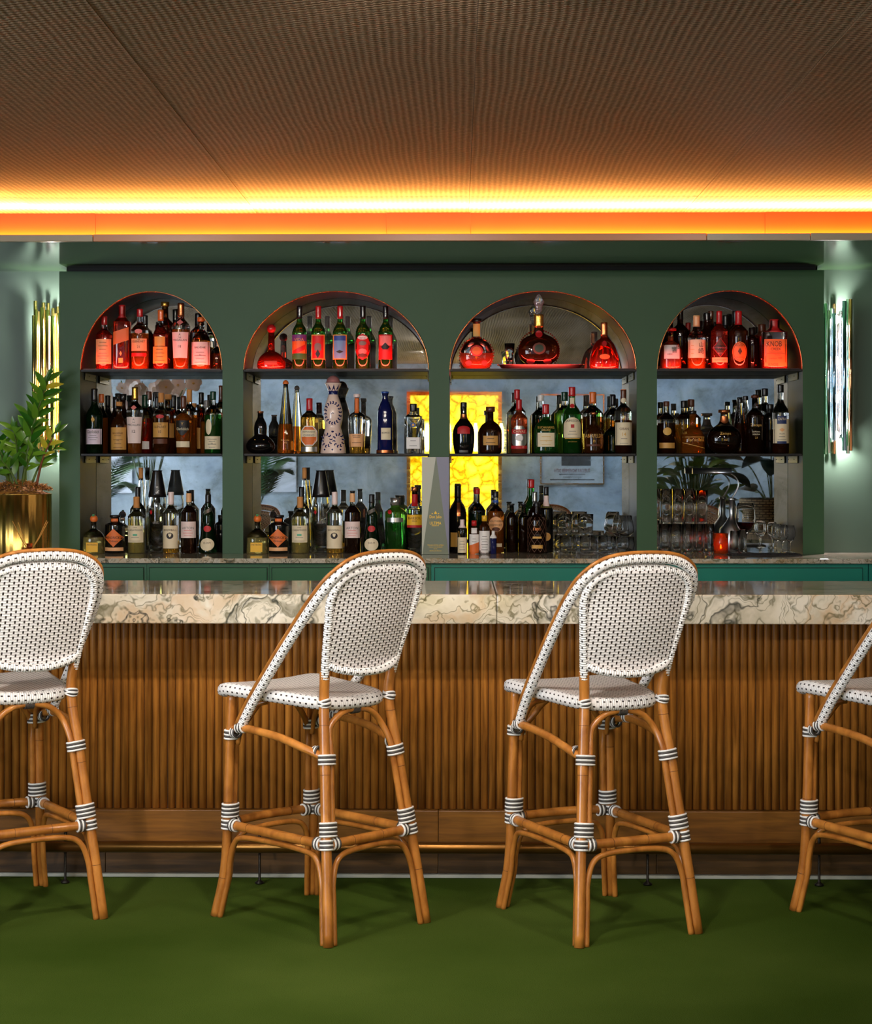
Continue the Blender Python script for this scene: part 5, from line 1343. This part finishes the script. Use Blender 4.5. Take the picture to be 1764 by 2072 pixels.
# ---- rightmost arch, lower shelf
B('rum bottle with round gold seal and low tan band', 1348, 812, 36, 2, 'std', 'dark', .58, ('foil', 'brown', .1), lab=[(865, 881, 17, 'gold', 'oval'), (896, 907, 31, 'tan')])
B('squat square rum bottle with dark cork and gold print', 1401, 831, 49, 2, 'squat', 'amber', None, ('cork', 'black', .10, 1.3), n=3, lab=[(884, 885, 44, 'gold'), (901, 902, 44, 'gold', 'rect', 0, -.25)], txt=[('Flor de Caña', 890, 6, 'gold', 32, 4), ('18', 886, 5, 'gold', 8, 18), ('FLOR', 876, 5, 'gold', 9, -18)])
B('round globe decanter of dark rum with wooden flat stopper', 1465, 829, 68, 2, 'globe', 'cola', .5, ('cork', 'copper', .09, 1.6), sy=.6, txt=[('Zacapa', 878, 7, 'gold', 27), ('XO', 890, 4, 'gold', 8)], lab=[(842, 857, 22, 'copper', 'shield')])
B('dark rum bottle with gold script down its front', 1527, 800, 37, 2, 'std', 'cola', .72, ('cork', 'brown', .06), txt=[('Zacapa', 861, 7, 'gold', 28), ('SISTEMA', 874, 3, 'cream', 18), ('SOLERA', 879, 3, 'cream', 16), ('23', 886, 4, 'gold')])
B('rum bottle with navy and cream label at right end', 1579, 778, 34, 2, 'tall', 'dark', .35, ('foil', 'black', .12), lab=[(848, 897, 32, 'cream'), (842, 858, 19, 'navy'), (893, 898, 19, 'navy'), (866, 874, 12, 'peach', 'dia')] + lines(884, 890, 18, 2, 'grey'), txt=[('ZAFRA', 848, 5, 'cream', 16), ('RUM', 878, 3.4, 'grey', 12)])
for u, vt, w, kd, g, cp, d in (
  (1336, 814, 32, 'std', 'dark', ('foil', 'black', .12), 'dark bottle half hidden at left end behind gold seal'),
  (1398, 808, 40, 'std', 'amber', ('foil', 'brown', .14), 'amber bottle with brown top behind squat cork bottle'),
  (1386, 811, 34, 'std', 'gold', ('foil', 'black', .14), 'golden bottle behind squat cork bottle, left one'),
  (1375, 836, 36, 'squat', 'gold', ('cork', 'black', .10), 'square bottle with black cork in second row'),
  (1497, 807, 36, 'cone', 'dark', ('foil', 'black', .08), 'sloping dark bottle right of globe decanter'),
  (1508, 801, 34, 'cone', 'dark', ('foil', 'black', .08), 'sloping dark bottle second right of globe decanter'),
  (1521, 798, 36, 'cone', 'cola', ('foil', 'black', .08), 'sloping dark bottle behind gold script'),
  (1544, 786, 38, 'std', 'dark', ('foil', 'black', .12), 'tall clear necked bottle left of navy label'),
  (1555, 818, 30, 'apoth', 'black', ('foil', 'black', .1), 'short black bottle left of navy label'),
  (1567, 816, 28, 'std', 'black', ('foil', 'black', .2), 'black bottle directly behind navy label')):
    B(d, u, vt, w, 2, kd, g, .55 if g not in ('black',) else None, cp, 1)
for p_ in list(PENDING): B(**p_)
# ---- rightmost arch, counter: glasses, lamp, votive
HB = dict(rib=10, taper=.92)
nm = ['leftmost', 'second from left', 'middle', 'fourth from left', 'rightmost']
for i, u in enumerate((1344, 1367, 1390, 1412, 1434)):
    tumbler(f'fluted tall glass, {nm[i]} of the front row in the rightmost arch', u, 1060, 1122, 22, 8.56, z=ZC + .0004, group='fluted tall glasses in the rightmost arch', **HB)
for i, u in enumerate((1346, 1371, 1396, 1420)):
    z = tumbler(f'fluted tall glass, {nm[i]} under the stacked glasses in the rightmost arch', u, 1060, 1120, 23, 8.66, z=ZC + .0004, group='fluted tall glasses in the rightmost arch', **HB)
for i, u in enumerate((1348, 1372, 1396, 1420)):
    tumbler(f'fluted tall glass stacked on the rear row, {nm[i]} in the rightmost arch', u, 992, 1055, 23.5, 8.66, z=Z_(1060, 8.66, 1380) + .0015, group='fluted tall glasses in the rightmost arch', **HB)
M_VOT = mat('votive_glass', c(230, 84, 26), .12, trans=.7)
t = tumbler('glowing orange hammered glass votive beside the fluted glasses', 1458, 1079, 1121, 31, 8.56, z=ZC + .0004, name='votive', cat='candle holder', m_=M_VOT, rib=9, taper=.95)
q = MB(); q.lathe([(.012, 0), (.012, .012), (.002, .0125)], 14, (0, 0, .0072)); q.build('candle', mat('wax', c(240, 220, 180), .5), t)
q = MB(); q.lathe([(.001, 0), (.0045, .006), (.003, .014), (.0004, .022)], 10, (0, 0, .021)); q.build('flame', mat('flame', c(255, 190, 90), .5, emit=(1, .45, .1, 1), strength=90), t)
for u, v0, w, d in ((1486, 1074, 18, 'left'), (1503, 1072, 15, 'right')):
    tumbler(f'narrow clear measuring glass beside the votive, {d} of two', u, v0, 1120, w, 8.545, z=ZC + .0004, name='measuring_glass', taper=.96)
def wine(desc, u, v0, v1, w, Y, wine_c=None):
    x, zt = PX(u, v0, Y); zb = ZC + .0004; H = zt - zb; R = w * Y / F / 2
    t = thing('wine_glass', desc, 'wine glass', (x, Y, zb), 0, 'stemmed glasses in the rightmost arch')
    b_ = .46
    q = MB(); q.lathe([(R * .85, 0), (R * .85, .0012), (R * .2, .005), (R * .09, H * .08), (R * .08, H * .30), (R * .16, H * .37), (R * .62, H * .45), (R * .95, H * .60), (R, H * .70), (R * .92, H * .86), (R * .78, H - .0004), (R * .76, H), (R * .745, H - .0006), (R * .89, H * .86), (R * .96, H * .70), (R * .91, H * .60), (R * .58, H * .465), (R * .02, H * .42)], 30)
    q.build('glass', M_THIN, t)
    if wine_c:
        q = MB(); q.lathe([(R * .02, H * .424), (R * .55, H * .468), (R * .87, H * .60), (R * .88, H * .615), (R * .02, H * .615)], 28); q.build('wine', mat('red_wine', wine_c, .03, trans=.7), t)
wine('large wine glass with a little red wine before the chrome lamp', 1508, 1018, 1119, 41, 8.62, c(90, 10, 20))
wine('small stemmed glass at the right end of the counter, left one', 1571, 1060, 1119, 22, 8.66)
wine('small stemmed glass at the right end of the counter, middle one', 1583, 1062, 1119, 22, 8.60)
wine('small stemmed glass at the right end of the counter, right one', 1598, 1063, 1119, 22, 8.66)
Yl = 8.76
t = thing('desk_lamp', 'chrome desk lamp with long horizontal shade behind the wine glass', 'lamp', (X_(1480, Yl), Yl, ZC + .0004))
k = Yl / F; z_ = lambda v: Z_(v, Yl, 1480) - ZC; x_ = lambda u: X_(u, Yl) - X_(1480, Yl)
q = MB(); q.lathe([(25 * k, 0), (26 * k, .004), (24 * k, z_(1070)), (12 * k, z_(1056)), (5.5 * k, z_(1046)), (5 * k, z_(1014)), (8 * k, z_(1012)), (8 * k, z_(1008)), (3 * k, z_(1007))], 30); q.build('base', M_CHROME, t)
for d in (-.008, .008):
    q = MB(); q.tube([(x_(1478), d, z_(1010)), (x_(1486), d, z_(1000)), (x_(1494), d, z_(980)), (x_(1486), d, z_(964)), (x_(1468), d, z_(955)), (x_(1448), d, z_(953))], 1.1 * k, 8, n=8); q.build('arm', M_CHROME, t)
q = MB(); n = 12; prof = [(9 * k * math.cos(PI * a_ / n), 12 * k * math.sin(PI * a_ / n)) for a_ in range(n + 1)]
A0 = [q.vert((x_(1401), y - .0, z_(959) + zz_)) for y, zz_ in prof]; A1 = [q.vert((x_(1479), y, z_(959) + zz_)) for y, zz_ in prof]
for a_ in range(n): q.face((A0[a_], A0[a_ + 1], A1[a_ + 1], A1[a_]))
q.face(A0, 0, None, False); q.face(A1[::-1], 0, None, False)
o = q.build('shade', M_CHROME, t); md = o.modifiers.new('th', 'SOLIDIFY'); md.thickness = .0012
t = thing('bar_mat', 'black ridged rubber bar mat on the counter under the stemmed glasses', 'mat', (X_(1545, 8.42), 8.42, ZC + .0004))
kk = 8.4 / F
q = MB(); q.box(-70 * kk, 72 * kk, -.07, .07, 0, .004, bev=.001)
q.build('sheet', mat('rubber', c(26, 22, 22), .6), t)
q = MB()
for i in range(46):
    for j in range(14): q.box((-67 + i * 3) * kk, (-67 + i * 3 + 1.5) * kk, -.064 + j * .0095, -.064 + j * .0095 + .005, .004, .0075)
o = q.build('nubs', mat('rubber', c(26, 22, 22), .6), t); o['kind'] = 'stuff'

# ================================================================== THE ROOM BEHIND, seen in the mirrors
def onyx():
    m = mat('backlit_onyx', c(240, 200, 60), 0.3); g = NT(m); co = g.coord('Object')
    vo = g.n('ShaderNodeTexVoronoi', feature='DISTANCE_TO_EDGE'); vo.inputs['Scale'].default_value = 7
    wn = g.noise(co, 4, 4); ad = g.n('ShaderNodeVectorMath', operation='MULTIPLY_ADD'); g.l(wn.outputs['Color'], ad.inputs[0]); ad.inputs[1].default_value = (.25,) * 3; g.l(co, ad.inputs[2])
    g.l(ad.outputs[0], vo.inputs['Vector'])
    col = g.ramp(vo.outputs['Distance'], [(0.0, c(170, 110, 0)), (0.06, c(226, 180, 10)), (0.3, c(255, 226, 60))])
    g.base(col); g.l(col, g.b.inputs['Emission Color']); g.b.inputs['Emission Strength'].default_value = 2.6
    return m
YR = -2.97
YV = 2 * MIRROR_Y - YR
def rbox(u0, v0, u1, v1, d=.03, dy=0):
    x0, y, z1 = RX(u0, v0, YV - dy); x1, y, z0 = RX(u1, v1, YV - dy); return x0, x1, y, max(z0, .02), z1
x0, x1, y, z0, z1 = rbox(830, 800, 1008, 1160)
t = thing('onyx_panel', 'glowing yellow backlit onyx panel reflected in the mirror behind the two middle arches', 'wall panel', ((x0 + x1) / 2, YR, z0))
hw = (x1 - x0) / 2; h = z1 - z0
for i in range(3):
    for j in range(2):
        q = MB(); a0 = -hw + 2 * hw * i / 3 + .002; q.box(a0, a0 + 2 * hw / 3 - .004, -.012, .012, h * j / 2 + .002, h * (j + 1) / 2 - .002); q.build('slab', onyx() if 'backlit_onyx' not in MATS else MATS['backlit_onyx'], t)
q = MB(); q.box(-hw - .04, -hw, -.02, .04, 0, h + .04); q.box(hw, hw + .04, -.02, .04, 0, h + .04); q.box(-hw, hw, -.02, .04, h, h + .04); q.build('frame', M_BRASS, t)
for i, u in enumerate((864, 908, 962, 1014)):
    x, y, z = RX(u, 885, YV - .20)
    t = thing('glass_lamp', ['first', 'second', 'third', 'fourth'][i] + ' from the left of four slim glowing wall lamps reflected between the middle arches', 'wall light', (x, y, z), 0, 'slim lamps on the rear wall')
    q = MB(); q.lathe([(.018, -.16), (.030, -.08), (.034, .0), (.028, .08), (.014, .16)], 16); q.build('shade', mat('lamp_glow', c(255, 220, 90), .4, emit=(1, .74, .12, 1), strength=30), t)
    q = MB(); q.box(-.006, .006, -.14, -.03, -.01, .01); q.lathe([(.03, -.02), (.03, .02)], 12, (0, -.13, 0)); q.build('bracket', M_BRASS, t)
# framed notice
x0, x1, y, z0, z1 = rbox(1095, 800, 1220, 978)
t = thing('framed_notice', 'framed notice in thin brass frame reflected reversed in the third arch mirror', 'poster', ((x0 + x1) / 2, YR, z0))
hw = (x1 - x0) / 2; h = z1 - z0
q = MB(); q.box(-hw, hw, -.01, .012, 0, h); q.build('sheet', mat('notice_paper', c(150, 158, 166), .6), t)
q = MB()
for a, b_, d, e in ((-hw - .012, hw + .012, -.012, 0), (-hw - .012, hw + .012, h, h + .012), (-hw - .012, -hw, 0, h), (hw, hw + .012, 0, h)): q.box(a, b_, -.012, .022, d, e)
q.build('frame', M_BRASS, t)
q = MB(); q.box(-hw * .35, hw * .60, .012, .0135, h * .20, h * .74); q.build('picture', mat('notice_dark', c(52, 52, 54), .6), t)
def back_text(s, zc_, hh, wmax, m_):
    V, Fc = text_mesh(s); sx = min(1, wmax / (text_w(s) * hh)) * hh; q = MB()
    for a_, b_ in V: q.vert((-a_ * sx, .0145, zc_ + b_ * hh))
    for f in Fc: q.face(f[::-1], 0, None, False)
    q.build('lettering', m_, t)
inkr = mat('notice_red', c(96, 26, 32), .6); inkb = mat('notice_ink', c(40, 40, 46), .6)
back_text('TUESDAY NOVEMBER 30TH', h * .145, .042, hw * 1.15, inkr)
q = MB()
for i, wd in enumerate((.42, .30, .72)): q.box(-hw * wd, hw * wd, .012, .0132, h * (.10 - .03 * i) - .004, h * (.10 - .03 * i) + .006)
q.build('small_print', inkb, t)
def picture(u0, v0, u1, v1, label, col):
    x0, x1, y, z0, z1 = rbox(u0, v0, u1, v1)
    t = thing('wall_panel', label, 'picture', ((x0 + x1) / 2, YR, z0)); hw = (x1 - x0) / 2
    q = MB(); q.box(-hw, hw, -.02, .02, 0, z1 - z0, bev=.006); q.build('canvas', col, t)
picture(212, 880, 268, 998, 'pale blank canvas reflected at the foot of the leftmost arch mirror', paint('canvas_pale', c(180, 186, 200), .7))
picture(546, 905, 600, 996, 'pale blank canvas reflected at the foot of the second arch mirror', MATS['canvas_pale'])
# palms
def frond(mb, base, tip, droop, n=22, L=.26):
    a_, b_ = Vector(base), Vector(tip); mid = (a_ + b_) / 2 + Vector((0, 0, droop))
    P = crom([a_, mid, b_], 14); mb.tube(P, .006, 5, smooth=False)
    for i in range(4, len(P) - 1):
        T = (P[i + 1] - P[i]).normalized(); s = i / len(P); l = L * math.sin(PI * min(1, s * .85 + .12))
        for sg in (-1, 1):
            sd = T.cross(Vector((0, 0, 1))).normalized() * sg
            d = (T * .75 + sd * .8 + Vector((0, 0, -.35))).normalized(); w = T * .010
            i_ = [mb.vert(P[i] - w), mb.vert(P[i] + d * l * .5 - w * 1.2), mb.vert(P[i] + d * l), mb.vert(P[i] + d * l * .5 + w * 1.2), mb.vert(P[i] + w)]
            mb.face(i_, 0, None, False)
M_PALM = leafmat('palm_green', c(24, 60, 34), c(44, 84, 44), .5)
def palm(u, label, seed):
    rnd = random.Random(seed); Yv = 18.6; x, y, z = RX(u, 990, Yv)
    t = thing('potted_palm', label, 'plant', (x, y, 0)); H = 1.05
    q = MB(); q.lathe([(.12, 0), (.17, .02), (.20, .36), (.19, .37), (.17, .33), (.01, .33)], 24); q.build('pot', mat('pot_dark', c(46, 48, 46), .5), t)
    q = MB(); q.tube([(0, 0, .3), (.02, 0, .7), (0, 0, H)], .025, 8); q.build('trunk', M_STEMB, t)
    for k_ in range(9):
        a_ = 2 * PI * k_ / 9 + rnd.uniform(-.3, .3); r = rnd.uniform(.30, .55); e = rnd.uniform(.15, .75)
        q = MB(); frond(q, (0, 0, H), (r * math.cos(a_), r * math.sin(a_), H + e), .16); q.build('frond', M_PALM, t)
palm(196, 'potted palm reflected in the lower left of the leftmost arch mirror', 2)
palm(524, 'potted palm reflected in the lower left of the second arch mirror', 4)
# orchids
x, y, z = RX(300, 800, 15.5)
t = thing('flower_vase', 'tall vase of pale orchids reflected above the bottles in the leftmost arch', 'flowers', (x, y, 0))
q = MB(); q.lathe([(.30, 0), (.30, .70), (.28, .72), (.01, .72)], 28); q.build('pedestal', mat('stone_pedestal', c(160, 156, 150), .6), t)
q = MB(); q.lathe([(.06, .72), (.11, .76), (.12, .90), (.07, 1.05), (.06, 1.12), (.05, 1.1), (.02, .8)], 24); q.build('vase', mat('white_ceramic', c(238, 208, 192), .22, coat=.5), t)
rnd = random.Random(5)
pet = MB(); rows = []
for k_ in range(5):
    a_ = 2 * PI * k_ / 5; d = Vector((math.cos(a_), 0, math.sin(a_))); s_ = Vector((-math.sin(a_), 0, math.cos(a_)))
    i_ = [pet.vert((0, 0, 0))] + [pet.vert(d * l_ + s_ * w_ + Vector((0, y_, 0))) for l_, w_, y_ in ((.3, .34, .12), (.65, .52, .2), (.95, .34, .15), (1.05, 0, .1), (.95, -.34, .15), (.65, -.52, .2), (.3, -.34, .12))]
    pet.face(i_, 0, None, True)
pet.sphere((0, .08, 0), .16, 1, 8, 6)
M_PET = mat('petal', c(250, 240, 240), .6); M_PETC = mat('petal_heart', c(214, 170, 60), .6)
fl = pet.build('blossom', [M_PET, M_PETC], t); fl_first = True
for k_ in range(18):
    a_ = PI * 2 * k_ / 18; r = rnd.uniform(.16, .42); top = Vector((r * math.cos(a_), r * .5 * math.sin(a_), rnd.uniform(1.95, 2.28)))
    b0 = Vector((0, 0, 1.05)); P = crom([b0, b0 + (top - b0) * .6 + Vector((0, 0, .12)), top], 10)
    q = MB(); q.tube(P, .005, 5, smooth=False); q.build('stem', M_STEM, t)
    for j in range(6):
        p = P[int(len(P) * (.45 + .09 * j))] + Vector((rnd.uniform(-.06, .06), .03, rnd.uniform(-.04, .04))); s_ = rnd.uniform(.045, .075)
        if fl_first: fl.location = p; fl.scale = (s_,) * 3; fl_first = False
        else: inst(fl, 'blossom', t, p, (rnd.uniform(-.4, .4), rnd.uniform(-3, 3), rnd.uniform(-.5, .5)), (s_,) * 3)
# leafy plants at the right
def broad(u, v, Yv, label, n, L, Wd, spread, m_, basket, seed, H=None):
    rnd = random.Random(seed); x, y, z = RX(u, v, Yv); t = thing('leafy_plant', label, 'plant', (x, y, 0))
    H = H or z
    if basket:
        q = MB(); R = .26
        q.lathe([(R * .8, 0), (R * .95, .1), (R * 1.08, .8), (R, 1.215), (R * .97, 1.225), (R * .9, 1.1), (.01, 1.1)], 40); q.build('basket', MATS['wicker'], t)
    else:
        q = MB(); q.lathe([(.34, 0), (.34, .02), (.03, .05), (.03, .74), (.36, .75), (.36, .775), (.01, .775)], 28); q.build('stand', M_KICK, t)
        q = MB(); q.lathe([(.10, .776), (.13, .79), (.15, .93), (.14, .935), (.12, .91), (.01, .91)], 24); q.build('pot', mat('pot_dark', c(46, 48, 46), .5), t)
    lf = leaf_bm(1.0, Wd, .2, .3).build('leaf', m_, t); f0 = True
    b0 = Vector((0, 0, (1.1 if basket else .9)))
    for k_ in range(n):
        a_ = k_ * 2.4; rr = spread * math.sqrt((k_ + .5) / n); p = Vector((rr * math.cos(a_) * .7, rr * math.sin(a_) * .7, H + rnd.uniform(-.2, .25)))
        q = MB(); q.tube([b0, b0 + (p - b0) * .6 + Vector((0, 0, .05)), p], .006, 5); q.build('stem', M_STEM, t)
        d = Vector((math.cos(a_), math.sin(a_), rnd.uniform(-.2, .9))); l = L * rnd.uniform(.8, 1.2)
        if f0: lf.location = p; lf.rotation_euler = orient(d, (0, .5, 1)); lf.scale = (l,) * 3; f0 = False
        else: inst(lf, 'leaf', t, p, orient(d, (0, .5, 1)), (l,) * 3)
def wick():
    m = mat('wicker', c(196, 170, 128), .7); g = NT(m)
    br = g.n('ShaderNodeTexBrick'); br.inputs['Scale'].default_value = 1; br.inputs['Brick Width'].default_value = .05; br.inputs['Row Height'].default_value = .02; br.inputs['Mortar Size'].default_value = .004
    br.inputs['Color1'].default_value = c(208, 182, 140); br.inputs['Color2'].default_value = c(176, 148, 104); br.inputs['Mortar'].default_value = c(70, 54, 36)
    x, y, z = g.sep(g.coord('Object')); cb = g.n('ShaderNodeCombineXYZ'); g.l(g.math('MULTIPLY', g.math('ARCTAN2', y, x), .26), cb.inputs[0]); g.l(z, cb.inputs[1]); g.l(cb.outputs[0], br.inputs['Vector']); g.base(br.outputs[0]); return m
wick()
broad(1402, 985, 13.6, 'bushy leafy plant on a stand reflected behind the fluted tall glasses', 60, .19, .46, .30, M_LEAF, False, 3, 1.36)
M_RUB = leafmat('rubber_leaf', c(14, 34, 34), c(30, 62, 48), .3)
broad(1562, 1000, 14.4, 'dark rubber plant in a tall wicker basket reflected behind the wine glass', 12, .30, .55, .40, M_RUB, True, 8, 1.42)

# added fill spots, each dressed with a ring and a lens
for i, (x, y, p, tgt, where_) in enumerate(FILL_SPOTS):
    t = thing('fill_spot', 'fill_lamp', 'ceiling light', (x, y, 2.65))
    t['label'] = 'added ceiling fill spot ' + where_; t['group'] = 'added fill spots above the frame'
    q = MB(); q.lathe([(.055, -.001), (.055, -.008), (.042, -.008), (.040, -.001)], 24, cap=False); q.build('trim_ring', M_BRASS, t)
    q = MB(); q.lathe([(.040, -.002), (.04, -.003)], 24); q.build('lens', mat('fill_lens', c(255, 230, 190), .4, emit=(1, .84, .62, 1), strength=6), t)
    l = bpy.data.lights.new('fill_lamp', 'SPOT'); l.energy = p; l.spot_size = math.radians(84); l.spot_blend = .8; l.shadow_soft_size = .06; l.color = (1.0, .90, .82) if i < 10 else (.56, .77, 1.0)
    o = bpy.data.objects.new('fill_lamp', l); COL.objects.link(o); o.location = (x, y, 2.635); aim(o, tgt)
